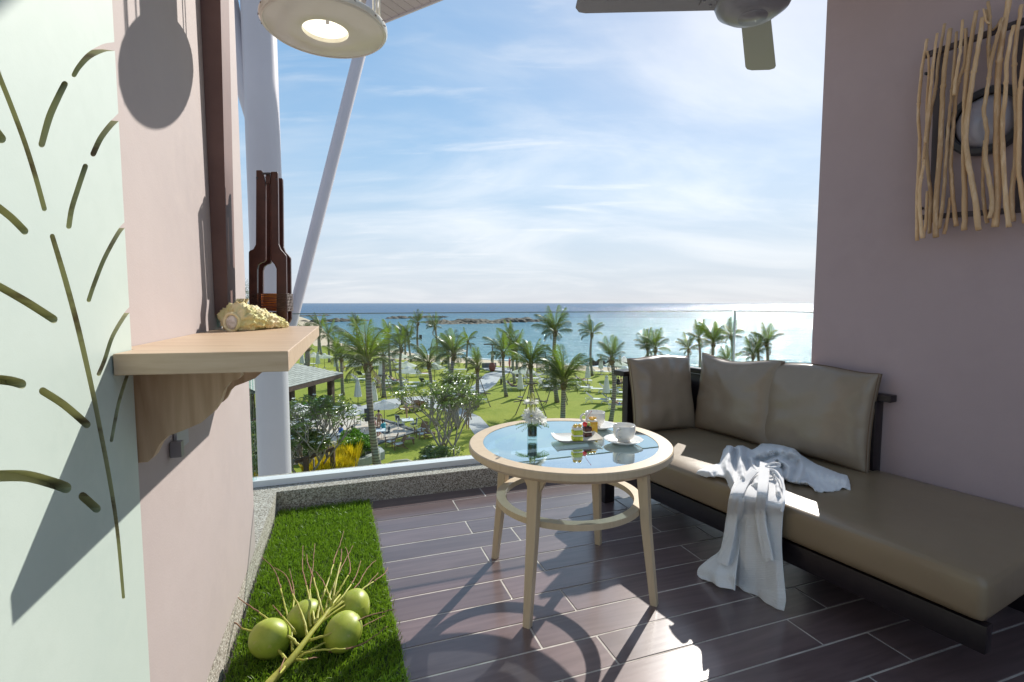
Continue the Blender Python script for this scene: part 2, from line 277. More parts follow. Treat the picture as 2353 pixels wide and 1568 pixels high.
def seam_():
    m = mat('sea_water', (.02, .12, .16), .09, spec=.5); t = m.node_tree; n = t.nodes; l = t.links; bs = n['Principled BSDF']; tcn = n['Texture Coordinate']
    ge = n.new('ShaderNodeNewGeometry'); ln = n.new('ShaderNodeVectorMath'); ln.operation = 'LENGTH'; l.new(ge.outputs['Position'], ln.inputs[0])
    r = n.new('ShaderNodeMapRange'); r.inputs[1].default_value = 90; r.inputs[2].default_value = 800; l.new(ln.outputs['Value'], r.inputs[0])
    q0 = n.new('ShaderNodeTexNoise'); q0.inputs['Scale'].default_value = .012; q0.inputs['Detail'].default_value = 4; mp0 = n.new('ShaderNodeMapping'); mp0.inputs['Scale'].default_value = (.25, 1, 1); l.new(ge.outputs['Position'], mp0.inputs[0]); l.new(mp0.outputs[0], q0.inputs['Vector'])
    ad = n.new('ShaderNodeMath'); ad.operation = 'MULTIPLY_ADD'; ad.inputs[1].default_value = .35; l.new(q0.outputs['Fac'], ad.inputs[0]); l.new(r.outputs[0], ad.inputs[2])
    cr = n.new('ShaderNodeValToRGB'); e = cr.color_ramp; e.elements[0].position = .12; e.elements[0].color = (.17, .33, .37, 1); e.elements[1].position = 1.0; e.elements[1].color = (.05, .13, .23, 1)
    e.elements.new(.4).color = (.115, .25, .325, 1); e.elements.new(.7).color = (.07, .18, .28, 1)
    l.new(ad.outputs[0], cr.inputs[0]); l.new(cr.outputs[0], bs.inputs['Base Color'])
    bs.inputs['IOR'].default_value = 1.33
    prev = None
    for sc, st, dist, sx in ((.06, .9, 3.0, .4), (.30, 1, 1.6, .5), (1.3, 1, .42, .7)):
        mp = n.new('ShaderNodeMapping'); mp.inputs['Scale'].default_value = (sx, 1, 1); mp.inputs['Rotation'].default_value = (0, 0, rad(-12)); l.new(ge.outputs['Position'], mp.inputs[0])
        q = n.new('ShaderNodeTexNoise'); q.inputs['Scale'].default_value = sc; q.inputs['Detail'].default_value = 4; q.inputs['Roughness'].default_value = .6; l.new(mp.outputs[0], q.inputs['Vector'])
        bp = n.new('ShaderNodeBump'); bp.inputs['Strength'].default_value = st; bp.inputs['Distance'].default_value = dist; l.new(q.outputs['Fac'], bp.inputs['Height'])
        if prev: l.new(prev, bp.inputs['Normal'])
        prev = bp.outputs[0]
    # a wavy sea mirrors far less than a flat one at a low angle: cap the mirror share
    df = n.new('ShaderNodeBsdfDiffuse'); l.new(cr.outputs[0], df.inputs[0]); l.new(prev, df.inputs['Normal']); gl_ = n.new('ShaderNodeBsdfGlossy'); gl_.inputs['Roughness'].default_value = .13; l.new(prev, gl_.inputs['Normal'])
    fr = n.new('ShaderNodeFresnel'); fr.inputs[0].default_value = 1.33; l.new(prev, fr.inputs['Normal']); mn = n.new('ShaderNodeMath'); mn.operation = 'MINIMUM'; mn.inputs[1].default_value = .42; l.new(fr.outputs[0], mn.inputs[0])
    ms = n.new('ShaderNodeMixShader'); l.new(mn.outputs[0], ms.inputs[0]); l.new(df.outputs[0], ms.inputs[1]); l.new(gl_.outputs[0], ms.inputs[2]); l.new(ms.outputs[0], n['Material Output'].inputs[0]); return m
M['sea'] = seam_()

# ------------------------------------------------------------------ mesh building
def link(name, me, m, parent=None, smooth=True):
    o = bpy.data.objects.new(name, me); C.objects.link(o)
    if m is not None and not me.materials:
        for mm in (m if isinstance(m, (list, tuple)) else [m]): me.materials.append(M[mm] if isinstance(mm, str) else mm)
    if smooth is not None: me.polygons.foreach_set('use_smooth', [bool(smooth)] * len(me.polygons))
    if parent is not None: o.parent = parent
    return o
def tag(o, label=None, cat=None, group=None, kind=None):
    if label: o['label'] = label
    if cat: o['category'] = cat
    if group: o['group'] = group
    if kind: o['kind'] = kind
    return o
def thing(name, label, cat, loc=(0, 0, 0), rz=0, group=None):
    o = bpy.data.objects.new(name, None); C.objects.link(o); o.empty_display_size = .1
    o.location = loc; o.rotation_euler = (0, 0, rz); return tag(o, label, cat, group)
class MB:
    def __init__(s): s.v = []; s.f = []; s.mi = []; s.uv = None; s.cur = 0
    def add(s, vs_, fs_):
        b = len(s.v); s.v += [tuple(p) for p in vs_]; s.f += [tuple(b + i for i in f) for f in fs_]; s.mi += [s.cur] * len(fs_); return s
    def box(s, c, d, rz=0, mtx=None, bev=0):
        if bev:
            bm = bmesh.new(); bmesh.ops.create_cube(bm, size=1); bmesh.ops.scale(bm, vec=d, verts=bm.verts)
            bmesh.ops.bevel(bm, geom=bm.edges[:], offset=bev, segments=2, affect='EDGES', profile=.6)
            vs_ = [v.co.copy() for v in bm.verts]; fs_ = [[v.index for v in f.verts] for f in bm.faces]; bm.free()
        else:
            x, y, z = d[0] / 2, d[1] / 2, d[2] / 2
            vs_ = [Vector(p) for p in ((-x, -y, -z), (x, -y, -z), (x, y, -z), (-x, y, -z), (-x, -y, z), (x, -y, z), (x, y, z), (-x, y, z))]
            fs_ = [(0, 3, 2, 1), (4, 5, 6, 7), (0, 1, 5, 4), (1, 2, 6, 5), (2, 3, 7, 6), (3, 0, 4, 7)]
        T = mtx if mtx is not None else Matrix.Translation(c) @ Matrix.Rotation(rz, 4, 'Z')
        return s.add([T @ v for v in vs_], fs_)
    def tube(s, pts, r, n=8, cap=True, close=False, up=None):
        P = [Vector(p) for p in pts]; R = r if isinstance(r, (list, tuple)) else [r] * len(P); k = len(P); vs_ = []
        pu = None
        for i, p in enumerate(P):
            if close: t = P[(i + 1) % k] - P[i - 1]
            else: t = P[min(i + 1, k - 1)] - P[max(i - 1, 0)]
            if t.length < 1e-9: t = Vector((0, 0, 1))
            t.normalize()
            if pu is None: pu = Vector(up) if up else (Vector((0, 0, 1)) if abs(t.z) < .9 else Vector((1, 0, 0)))
            a = t.cross(pu)
            if a.length < 1e-6: a = t.orthogonal()
            a.normalize(); b = a.cross(t).normalized(); pu = b
            for j in range(n):
                q = 2 * math.pi * j / n + (math.pi / 4 if n == 4 else 0); vs_.append(p + (a * math.cos(q) + b * math.sin(q)) * R[i])
        fs_ = []
        for i in range(k if close else k - 1):
            for j in range(n):
                i2 = (i + 1) % k; fs_.append((i * n + j, i * n + (j + 1) % n, i2 * n + (j + 1) % n, i2 * n + j))
        if cap and not close: fs_.append(tuple(range(n))[::-1]); fs_.append(tuple((k - 1) * n + j for j in range(n)))
        return s.add(vs_, fs_)
    def lathe(s, prof, n=32, c=(0, 0, 0)):
        vs_ = []; fs_ = []; k = len(prof)
        for r, z in prof:
            for j in range(n): a = 2 * math.pi * j / n; vs_.append((c[0] + r * math.cos(a), c[1] + r * math.sin(a), c[2] + z))
        for i in range(k - 1):
            for j in range(n): fs_.append((i * n + j, i * n + (j + 1) % n, (i + 1) * n + (j + 1) % n, (i + 1) * n + j))
        return s.add(vs_, fs_)
    def prism(s, poly, off):          # poly: world points (any plane), extruded by vector off
        k = len(poly); off = Vector(off); P = [Vector(p) for p in poly]
        return s.add(P + [p + off for p in P], [tuple(range(k))[::-1], tuple(range(k, 2 * k))] + [(i, (i + 1) % k, k + (i + 1) % k, k + i) for i in range(k)])
    def grid(s, G, closeu=False):
        h = len(G); wd = len(G[0]); vs_ = [p for row in G for p in row]; fs_ = []
        for i in range(h - 1):
            for j in range(wd if closeu else wd - 1): fs_.append((i * wd + j, i * wd + (j + 1) % wd, (i + 1) * wd + (j + 1) % wd, (i + 1) * wd + j))
        return s.add(vs_, fs_)
    def ball(s, c, r, sc=(1, 1, 1), n=12, m=8):
        G = []
        for i in range(m + 1):
            t = math.pi * i / m; G.append([Vector((c[0] + r * sc[0] * math.sin(t) * math.cos(2 * math.pi * j / n), c[1] + r * sc[1] * math.sin(t) * math.sin(2 * math.pi * j / n), c[2] + r * sc[2] * math.cos(t))) for j in range(n)])
        return s.grid(G, True)
    def mesh(s, name):
        me = bpy.data.meshes.new(name); me.from_pydata(s.v, [], s.f); me.update()
        bm = bmesh.new(); bm.from_mesh(me); bmesh.ops.recalc_face_normals(bm, faces=bm.faces); bm.to_mesh(me); bm.free(); return me
    def build(s, name, m, parent=None, smooth=False, label=None):
        me = s.mesh(name)
        if isinstance(m, (list, tuple)):
            for mm in m: me.materials.append(M[mm])
            me.polygons.foreach_set('material_index', s.mi)
        o = link(name, me, None if isinstance(m, (list, tuple)) else m, parent, smooth)
        if smooth == 'auto':
            me.polygons.foreach_set('use_smooth', [True] * len(me.polygons)); sharp_auto(me)
        if label: o['label'] = label
        return o
def sharp_auto(me, ang=40):
    bm = bmesh.new(); bm.from_mesh(me); c = math.cos(rad(ang))
    for e in bm.edges:
        if len(e.link_faces) == 2 and e.link_faces[0].normal.dot(e.link_faces[1].normal) < c: e.smooth = False
    bm.to_mesh(me); bm.free()
def sheet(name, pts, m, z=None, parent=None):
    me = bpy.data.meshes.new(name); me.from_pydata([tuple(p) for p in pts], [], [tuple(range(len(pts)))]); me.update()
    bm = bmesh.new(); bm.from_mesh(me); bmesh.ops.triangulate(bm, faces=bm.faces); bmesh.ops.recalc_face_normals(bm, faces=bm.faces)
    if sum(f.normal.z * f.calc_area() for f in bm.faces) < 0: bmesh.ops.reverse_faces(bm, faces=bm.faces)
    bm.to_mesh(me); bm.free(); return link(name, me, m, parent, False)
def copy_tree(o, parent=None):
    c = o.copy(); C.objects.link(c)
    if parent is not None: c.parent = parent
    for ch in list(o.children): copy_tree(ch, c)
    return c
def fnoise(x, y, z=0): return mnoise.noise(Vector((x, y, z)))
def lerp(a, b, t): return a + (b - a) * t

# ------------------------------------------------------------------ the balcony frame of reference
A0 = rad(19.4); RX = Vector((math.cos(A0), math.sin(A0), 0)); OY = Vector((-math.sin(A0), math.cos(A0), 0))
def B(r, o, z=0): return RX * r + OY * o + Vector((0, 0, z))
Bm = Matrix.Rotation(A0, 4, 'Z')
WP = Vector((-1.078, 2.059, 0)); WD = Vector((-.310, .951, 0)).normalized(); WN = Vector((WD.y, -WD.x, 0))    # left wall: point, direction outwards, normal into balcony
def WL(x, y, d=0): return onpl(x, y, WP + WN * d, WN)
def Wp(s, d, z): return WP + WD * s + WN * d + Vector((0, 0, z))      # s along wall from its far end (negative = nearer)
RWD = Vector((-.478, .878, 0)).normalized(); RWN = Vector((-RWD.y, RWD.x, 0)); RWP = Vector((1.681, 2.348, 0))   # right wall
def sof(u, v, z): return Vector((1.316, 1.375, 0)) + RWD * u + (-RWN) * v + Vector((0, 0, z))
def struct(o): o['kind'] = 'structure'; return o
SCRIPT_PARTS = True
#@@STRUCTURE
# ------------------------------------------------------------------ balcony structure
KO = 2.98                                    # inner face of the front kerb
fl = struct(sheet('floor', [B(-.9, -2.2, .0003), B(3.6, -2.2, .0003), B(3.6, KO + .02, .0003), B(-.45, KO + .02, .0003)], 'grout'))
tm = {}
for k in range(-13, 20):
    o0 = .136 + .15 * (k - 1)
    if o0 < -1.6 or o0 > KO: continue
    ph = (.834 if k % 2 == 1 else .632)
    r0 = ph - 2.7
    d_ = min(.15, KO - o0) - .007
    if d_ < .02: continue
    while r0 < 3.3:
        if r0 > -1.3:
            if round(d_, 3) not in tm:
                mb = MB(); mb.box((.449, d_ / 2 + .002, -.004), (.893, d_, .012), bev=.0012); tm[round(d_, 3)] = mb.mesh('floor_tile')
            o = link('floor_tile', tm[round(d_, 3)], 'tile', fl, False); o.location = B(r0, o0, 0); o.rotation_euler = (rng.uniform(-.0006, .0006), rng.uniform(-.0006, .0006), A0)
            o.location.z = rng.uniform(-.0006, .0004)
        r0 += .9
# kerb of washed pebble round the balcony edge
KC = Vector((1.698, 3.905, 0)); K0 = Wp(.68, 0, 0)
ki = [Wp(-3, 0, 0), K0, B(2.83, KO), B(2.83, KO) - RWD * 2.6]
ko = [Wp(-3, -.42, 0), K0 - WN * .42 + OY * .30, KC + OY * .14 - RWN * .14 + RWD * .0, KC - RWN * .16 - RWD * 2.6]
mb = MB()
for i in range(3):
    a, b, c, d = ki[i], ki[i + 1], ko[i + 1], ko[i]
    z0, z1 = -.25, .12
    q = [a, b, c, d]
    mb.add([p + Vector((0, 0, z0)) for p in q] + [p + Vector((0, 0, z1)) for p in q], [(4, 5, 6, 7), (0, 1, 5, 4), (2, 3, 7, 6)] + ([(3, 0, 4, 7)] if i == 0 else []) + ([(1, 2, 6, 5)] if i == 2 else []))
kb = struct(mb.build('kerb', 'pebble'))
# slab under it and a facade below
mb = MB(); mb.prism([p + Vector((0, 0, -.5)) for p in [Wp(-4, -.3, 0), ko[1], ko[2], ko[3], Wp(-4, -.3, 0) + RX * 5]], (0, 0, .24)); struct(mb.build('balcony_slab', 'slab'))
# left wall, stands on the kerb
mb = MB(); mb.prism([Wp(-3.2, 0, .122), Wp(0, 0, .122), Wp(0, -.22, .122), Wp(-3.2, -.22, .122)], (0, 0, 2.62)); struct(mb.build('left_wall', 'pink'))
# shallow brown fin fixed to it
mb = MB(); f0 = WL(493, 722); s0 = (f0 - WP).dot(WD)
mb.prism([Wp(s0, .001, 1.113), Wp(s0, .037, 1.113), Wp(s0 - .02, .066, 2.72), Wp(s0 - .02, .001, 2.72)], WD * .12)
tag(mb.build('brown_upright', 'brown_fin'), 'dark brown upright strip fixed to the pink wall behind the shelf', 'wall trim')
# little clear bracket beneath the strip
mb = MB(); mb.prism([Wp(s0 + .02, .001, 1.075), Wp(s0 + .02, .022, 1.075), Wp(s0 + .02, .022, 1.11), Wp(s0 + .02, .001, 1.11)], WD * .03)
tag(mb.build('clear_bracket', 'glass_edge'), 'small clear bracket under the foot of the brown wall strip', 'bracket')
# right wall
mb = MB(); e0 = RWP + RWD * .287; q = [e0, e0 - RWD * 4.6, e0 - RWD * 4.6 - RWN * .22, e0 - RWN * .22]
mb.prism([p + Vector((0, 0, -.25)) for p in q], (0, 0, 3.0)); struct(mb.build('right_wall', 'mauve'))
# unseen ceiling, cut back to a strip so more sky light fills the balcony
mb = MB(); mb.prism([B(-2.2, .9, 2.75), B(3.6, .9, 2.75), B(3.6, 2.06, 2.75), B(-2.2, 2.06, 2.75)], (0, 0, .25)); struct(mb.build('ceiling', mat('ceiling_paint', (.62, .60, .57), .9)))

# ---------------------------------------- pale green carved panel on the left wall
def pxpoly(pts, wd, k):
    sc, oy = (.3664, 0) if k == 'A' else (.5862, 517)
    P = [Vector((p[0] * sc, p[1] * sc + oy)) for p in pts]; W_ = [x * sc * .62 for x in (wd if isinstance(wd, list) else [wd] * len(P))]
    # resample smoothly
    Q = []; R_ = []
    for i in range(len(P) - 1):
        p0 = P[max(i - 1, 0)]; p1 = P[i]; p2 = P[i + 1]; p3 = P[min(i + 2, len(P) - 1)]
        for j in range(6):
            t = j / 6; Q.append(.5 * ((2 * p1) + (p2 - p0) * t + (2 * p0 - 5 * p1 + 4 * p2 - p3) * t * t + (3 * p1 - p0 - 3 * p2 + p3) * t ** 3)); R_.append(lerp(W_[i], W_[i + 1], t))
    Q.append(P[-1]); R_.append(W_[-1]); Lf = []; Rt = []
    for i, q in enumerate(Q):
        t = (Q[min(i + 1, len(Q) - 1)] - Q[max(i - 1, 0)]).normalized(); n = Vector((-t.y, t.x)); Lf.append(q + n * R_[i]); Rt.append(q - n * R_[i])
    te = (Q[-1] - Q[-2]).normalized(); ts = (Q[0] - Q[1]).normalized(); ne = Vector((-te.y, te.x)); ns = Vector((-ts.y, ts.x))
    capE = [Q[-1] + ne * R_[-1] * math.cos(a) + te * R_[-1] * math.sin(a) for a in [math.pi * i / 6 for i in range(1, 6)]]
    capS = [Q[0] + ns * R_[0] * math.cos(a) + ts * R_[0] * math.sin(a) for a in [math.pi * i / 6 for i in range(1, 6)]]
    return Lf + capE + Rt[::-1] + capS
slots = [('A', [(760, 285), (715, 293), (650, 303), (560, 350), (495, 420), (465, 470)], [46, 44, 40, 34, 28, 26]), ('A', [(405, 530), (360, 620), (308, 740), (262, 905)], [34, 36, 38, 34]),
         ('A', [(-25, 420), (0, 490), (60, 640), (150, 880), (220, 1100), (278, 1310)], 26), ('A', [(-30, 820), (10, 872)], 46), ('A', [(780, 700), (735, 745), (690, 790), (630, 870), (585, 965)], 30),
         ('A', [(535, 1045), (490, 1180), (450, 1310), (432, 1420)], 28), ('A', [(-25, 1290), (70, 1365), (155, 1450)], 38),
         ('B', [(205, 45), (260, 230), (310, 420), (360, 640), (390, 790), (430, 1000), (460, 1200), (484, 1460)], [16, 18, 18, 16, 15, 14, 12, 10]),
         ('B', [(500, -10), (465, 30), (410, 130), (370, 230), (348, 295)], 14), ('B', [(-20, 232), (100, 300), (210, 370)], [24, 26, 26]), ('B', [(515, 325), (485, 362), (440, 440), (410, 530), (387, 585)], 13),
         ('B', [(500, 585), (465, 700), (437, 845)], 11), ('B', [(-20, 605), (40, 612), (85, 624)], 30), ('B', [(168, 652), (250, 705), (340, 782)], 25),
         ('B', [(-20, 985), (100, 985), (200, 1010), (258, 1030)], 36), ('B', [(325, 1065), (378, 1112)], 28)]
PT = .028; edge = WL(300, 760, PT); se = (edge - WP).dot(WD)
mb = MB(); mb.prism([Wp(-2.4, .010, .10), Wp(se, .010, .10), Wp(se, .010, 2.72), Wp(-2.4, .010, 2.72)], WN * (PT - .010)); pn = mb.build('carved_wall', 'green')
cb = MB()
for k, pts, wd in slots:
    poly = [onpl(p.x, p.y, WP + WN * PT, WN) for p in pxpoly(pts, wd, k)]
    cb.prism([p - WN * .03 for p in poly], WN * .045)
cut = cb.build('slot_cutter', 'olive'); bo = pn.modifiers.new('b', 'BOOLEAN'); bo.operation = 'DIFFERENCE'; bo.solver = 'EXACT'; bo.object = cut
bpy.context.view_layer.update(); dg = bpy.context.evaluated_depsgraph_get()
me = bpy.data.meshes.new_from_object(pn.evaluated_get(dg)); pn.modifiers.clear(); pn.data = me; bpy.data.objects.remove(cut)
me.polygons.foreach_set('use_smooth', [False] * len(me.polygons))
if len(me.materials) < 1: me.materials.append(M['green'])
me.materials[0] = M['green']
while len(me.materials) < 2: me.materials.append(M['olive'])
me.materials[1] = M['olive']
wn = WN
for p in me.polygons: p.material_index = 0 if (abs(p.normal.dot(wn)) > .8 or p.area > .02) else 1
tag(pn, 'pale green wall panel with leaf shaped slots cut through it', 'wall panel')
mb = MB(); mb.prism([Wp(-2.4, .002, .10), Wp(se - .055, .002, .10), Wp(se - .055, .002, 2.7), Wp(-2.4, .002, 2.7)], WN * .0075)
mb.build('backing_board', 'olive', pn)

# ---------------------------------------- shelf with two shaped brackets
ZS = 1.069; nl = onz(290, 808, ZS); nr = onz(662, 807, ZS); fr = onz(733, 749.5, ZS); flft = Wp((onz(556, 749, ZS) - WP).dot(WD), .001, ZS)
bl = Wp((WL(300, 797) - WP).dot(WD) + .02, .001, ZS)
nl2 = WL(258, 808, PT + .002); nl2.z = ZS
sh = thing('wall_shelf', 'pale wooden wall shelf on curved brackets fixed to the pink wall', 'shelf', (bl + nr) / 2)
def bch(mb, name, m, root, smooth=False):     # world-space builder -> child in root's frame
    inv = root.matrix_basis.inverted() if root.matrix_world == Matrix.Identity(4) else root.matrix_world.inverted()
    inv = (Matrix.Translation(root.location) @ root.rotation_euler.to_matrix().to_4x4()).inverted()
    mb.v = [tuple(inv @ Vector(p)) for p in mb.v]; return mb.build(name, m, root, smooth)
mb = MB(); mb.prism([p + Vector((0, 0, -.035)) for p in [nl2, nr, fr, flft, Wp(se + .004, .001, ZS), Wp(se + .004, PT + .002, ZS)]], (0, 0, .035)); o = bch(mb, 'board', 'ash', sh)
bv = o.modifiers.new('bev', 'BEVEL'); bv.width = .0015; bv.segments = 2
prof = [(302, 850), (553, 850), (553, 866), (546, 873), (528, 879), (514, 898), (506, 925), (490, 948), (462, 972), (420, 990), (385, 1003), (366, 1022), (352, 1050), (340, 1062), (318, 1064)]
bp0 = Wp((WL(304, 900, .001) - WP).dot(WD), 0, 0); loc2 = []
for x, y in prof:
    p = onpl(x, y, bp0, WD); loc2.append((max(.0015, (p - bp0).dot(WN)), min(p.z, ZS - .0352)))
loc2[0] = (loc2[0][0], ZS - .0352); loc2[1] = (loc2[1][0], ZS - .0352)
for ds in (0, .62):
    mb = MB(); mb.prism([bp0 + WN * a + WD * ds + Vector((0, 0, z)) for a, z in loc2], WD * .03); bch(mb, 'bracket', 'ashz', sh)
# socket under the shelf
sp = WL(400, 1020, .002); r_ = thing('wall_socket', 'small steel box and grey cover plate on the pink wall below the shelf', 'socket', sp)
mb = MB(); mb.prism([sp - WD * .03 + Vector((0, 0, .01)), sp - WD * .01 + Vector((0, 0, .01)), sp - WD * .01 - Vector((0, 0, .025)), sp - WD * .03 - Vector((0, 0, .025))], WN * .022); bch(mb, 'box', 'fan', r_)
mb = MB(); mb.prism([sp + WD * .0 + Vector((0, 0, .035)), sp + WD * .09 + Vector((0, 0, .035)), sp + WD * .09 - Vector((0, 0, .02)), sp + WD * .0 - Vector((0, 0, .02))], WN * .006); bch(mb, 'plate', mat('grey_plate', (.35, .35, .4), .4), r_)

# ---------------------------------------- glass balustrade
GT = 1.087
def pane(name, a, b, label, z0=.11, z1=GT, nrm=None):
    d = (b - a).normalized(); n = Vector((-d.y, d.x, 0)) * .006
    r = thing(name, label, 'glass railing', a)
    mb = MB(); mb.prism([a - n + Vector((0, 0, z0)), b - n + Vector((0, 0, z0)), b + n + Vector((0, 0, z0)), a + n + Vector((0, 0, z0))], (0, 0, z1 - z0)); bch(mb, 'pane', 'glass', r)
    mb = MB(); n2 = n * .98; mb.prism([a - n2 + Vector((0, 0, z1 + .0005)), b - n2 + Vector((0, 0, z1 + .0005)), b + n2 + Vector((0, 0, z1 + .0005)), a + n2 + Vector((0, 0, z1 + .0005))], (0, 0, .0055)); bch(mb, 'polished_edge', 'edge', r)
    for p in (a, b):
        mb = MB(); mb.prism([p - n2 * 1.02 - d * .002 + Vector((0, 0, z0)), p - n2 * 1.02 + d * .003 + Vector((0, 0, z0)), p + n2 * 1.02 + d * .003 + Vector((0, 0, z0)), p + n2 * 1.02 - d * .002 + Vector((0, 0, z0))], (0, 0, z1 - z0)); bch(mb, 'end_edge', 'glass_edge', r)
    return r
GL = onz(592, 1105, .13); glo = KC.dot(OY); GA = B(GL.dot(RX), glo, 0)
pane('glass_railing', GA, KC - RX * .012, 'long clear glass railing panel along the front kerb')
pane('glass_railing', KC - RWD * .014, KC - RWD * 1.9, 'clear glass railing panel running from the corner behind the sofa to the mauve wall')
pane('glass_railing', GA + RX * (-.012) - WD * .01, GA - RX * .03 - WD * .75, 'short clear glass side panel beyond the end of the pink wall')
# white channel on the kerb under the front glass
mb = MB(); q = B(GL.dot(RX) - .05, glo, .122); mb.prism([q - OY * .035, q + OY * .035, B(KC.dot(RX) + .02, glo + .035, .122), B(KC.dot(RX) + .02, glo - .035, .122)], (0, 0, .035))
tag(mb.build('glazing_channel', 'white_metal'), 'white metal channel holding the front glass on the kerb', 'channel')
# corner post of the railing
mb = MB(); mb.box(KC + Vector((.012, -.012, (.12 + GT) / 2)), (.012, .012, GT - .12), rz=A0); tag(mb.build('corner_post', 'white_metal'), 'slim pale post at the corner of the glass railing', 'post')

# ---------------------------------------- tubular steel outside, and the far soffit
CY_ = 4.5; cx_ = -.478 * CY_
st = thing('steel_column', 'thick grey white steel column standing beyond the glass beside the pink wall', 'column', (cx_, CY_, GZ))
mb = MB(); mb.tube([(cx_, CY_, GZ), (cx_, CY_, 12)], .137, 40); bch(mb, 'shaft', 'column', st, 'auto')
mb = MB(); mb.tube([atY(455, -300, 4.5), atY(556, 170, 4.5), atY(596, 335, 4.5)], [.11, .085, .05], 24); bch(mb, 'branch_tube', 'column', st, 'auto')
s2 = atY(655, 800, 4.6)
mb = MB(); s3 = atY(858, 0, 5.4); mb.tube([s2, s3, s3 + (s3 - s2) * .3], [.050, .062, .066], 28); ob = mb.build('steel_strut', 'column', smooth='auto')
tag(ob, 'slender sloping steel strut rising behind the lamp to the far roof', 'strut')
ZR = EYE + 5; e1 = onz(835, 68, ZR); e2 = onz(1130, -52, ZR); ed = (e2 - e1).normalized(); en = Vector((ed.y, -ed.x, 0)); en = -en if en.y > 0 else en
rf = thing('far_roof', 'grey slatted roof soffit at the top behind the lamp', 'roof', e1)
en2 = en
mb = MB(); mb.prism([e1 + Vector((0, 0, .03)), e2 + Vector((0, 0, .03)), e2 + en2 * 3.0 + Vector((0, 0, .03)), e1 + en2 * 3.0 + Vector((0, 0, .03))], (0, 0, .25)); bch(mb, 'roof_deck', mat('roof_deck', (.5, .51, .48), .8), rf)
mb = MB(); mb.prism([e1 + Vector((0, 0, -.03)), e2 + Vector((0, 0, -.03)), e2 - en2 * .03 + Vector((0, 0, -.03)), e1 - en2 * .03 + Vector((0, 0, -.03))], (0, 0, .3)); bch(mb, 'fascia', 'column', rf)
sofm = mat('grey_soffit_board', (.34, .31, .32), .8, rnd=.06)
wl = (e2 - e1).length; k = 0; x = 0
while x < wl - .1:
    w_ = min(.18, wl - x); mb = MB(); a = e1 + ed * (x + .004); b = e1 + ed * (x + w_ - .004); mb.prism([a, b, b + en2 * 2.9, a + en2 * 2.9], (0, 0, .02)); bch(mb, 'soffit_board', sofm, rf); x += w_

# ---------------------------------------- artificial turf mat
tr = [Wp(-1.9, .012, 0), Wp(.655, .012, 0), B(.17, 2.955), B(.195, .4)]
tf = thing('turf_mat', 'bright green artificial grass mat beside the left kerb', 'grass mat', tr[2])
mb = MB(); mb.prism([p + Vector((0, 0, .0065)) for p in tr], (0, 0, .006)); bch(mb, 'backing', 'turfbase', tf)
def blades(n, inside, hgt, wd, name, m, root, edge=False):
    pts = []
    lo = np.array([-1.5, .0]); hi = np.array([.2, 3.1])
    rr = rng.uniform(size=(n * 3, 2)) * (hi - lo) + lo
    keep = np.array([inside(p) for p in rr]); rr = rr[keep][:n]; n = len(rr)
    ang = rng.uniform(0, 2 * np.pi, n); h = hgt * rng.uniform(.6, 1.15, n); lean = rng.normal(0, .35, (n, 2)) + np.array([.12, -.25])
    r0 = np.array(root.location)
    bx = np.stack([np.cos(ang), np.sin(ang)], 1) * wd / 2
    v = np.zeros((n, 5, 3)); base = np.column_stack([rr, np.full(n, .010)])
    v[:, 0] = base; v[:, 0, :2] -= bx; v[:, 1] = base; v[:, 1, :2] += bx
    mid = base.copy(); mid[:, :2] += lean * (h * .35)[:, None]; mid[:, 2] += h * .6
    v[:, 2] = mid; v[:, 2, :2] += bx * .8; v[:, 3] = mid; v[:, 3, :2] -= bx * .8
    tip = base.copy(); tip[:, :2] += lean * h[:, None]; tip[:, 2] += h * .95; v[:, 4] = tip
    v -= r0
    idx = np.arange(n)[:, None] * 5
    me = bpy.data.meshes.new(name); me.vertices.add(n * 5); me.vertices.foreach_set('co', v.reshape(-1))
    quads = (idx + np.array([[0, 1, 2, 3]])).reshape(-1); tris = (idx + np.array([[3, 2, 4]])).reshape(-1)
    me.loops.add(n * 7); me.loops.foreach_set('vertex_index', np.concatenate([quads, tris]))
    me.polygons.add(n * 2); me.polygons.foreach_set('loop_start', np.concatenate([np.arange(n) * 4, n * 4 + np.arange(n) * 3]))
    me.update(calc_edges=True); me.validate()
    o = link(name, me, m, root, False); o['kind'] = 'stuff'; return o
tp = [(p.x, p.y) for p in tr]
def inpoly(p, poly=tp):
    x, y = p; c = False; j = len(poly) - 1
    for i in range(len(poly)):
        if (poly[i][1] > y) != (poly[j][1] > y) and x < (poly[j][0] - poly[i][0]) * (y - poly[i][1]) / (poly[j][1] - poly[i][1]) + poly[i][0]: c = not c
        j = i
    return c
vis = lambda p: inpoly(p) and p[1] > 1.2
blades(62000, vis, .030, .0032, 'grass_blades', 'turf', tf)
ea, eb = tr[2], tr[3]; 
def nearedge(p):
    q = Vector((p[0], p[1], 0)); d = (eb - ea).normalized(); n = (q - ea).cross(d).z
    return -.016 < (q - ea).dot(Vector((d.y, -d.x, 0))) * 1.0 < .008 and p[1] > 1.2
blades(5000, nearedge, .020, .003, 'fringe', 'turfedge', tf)
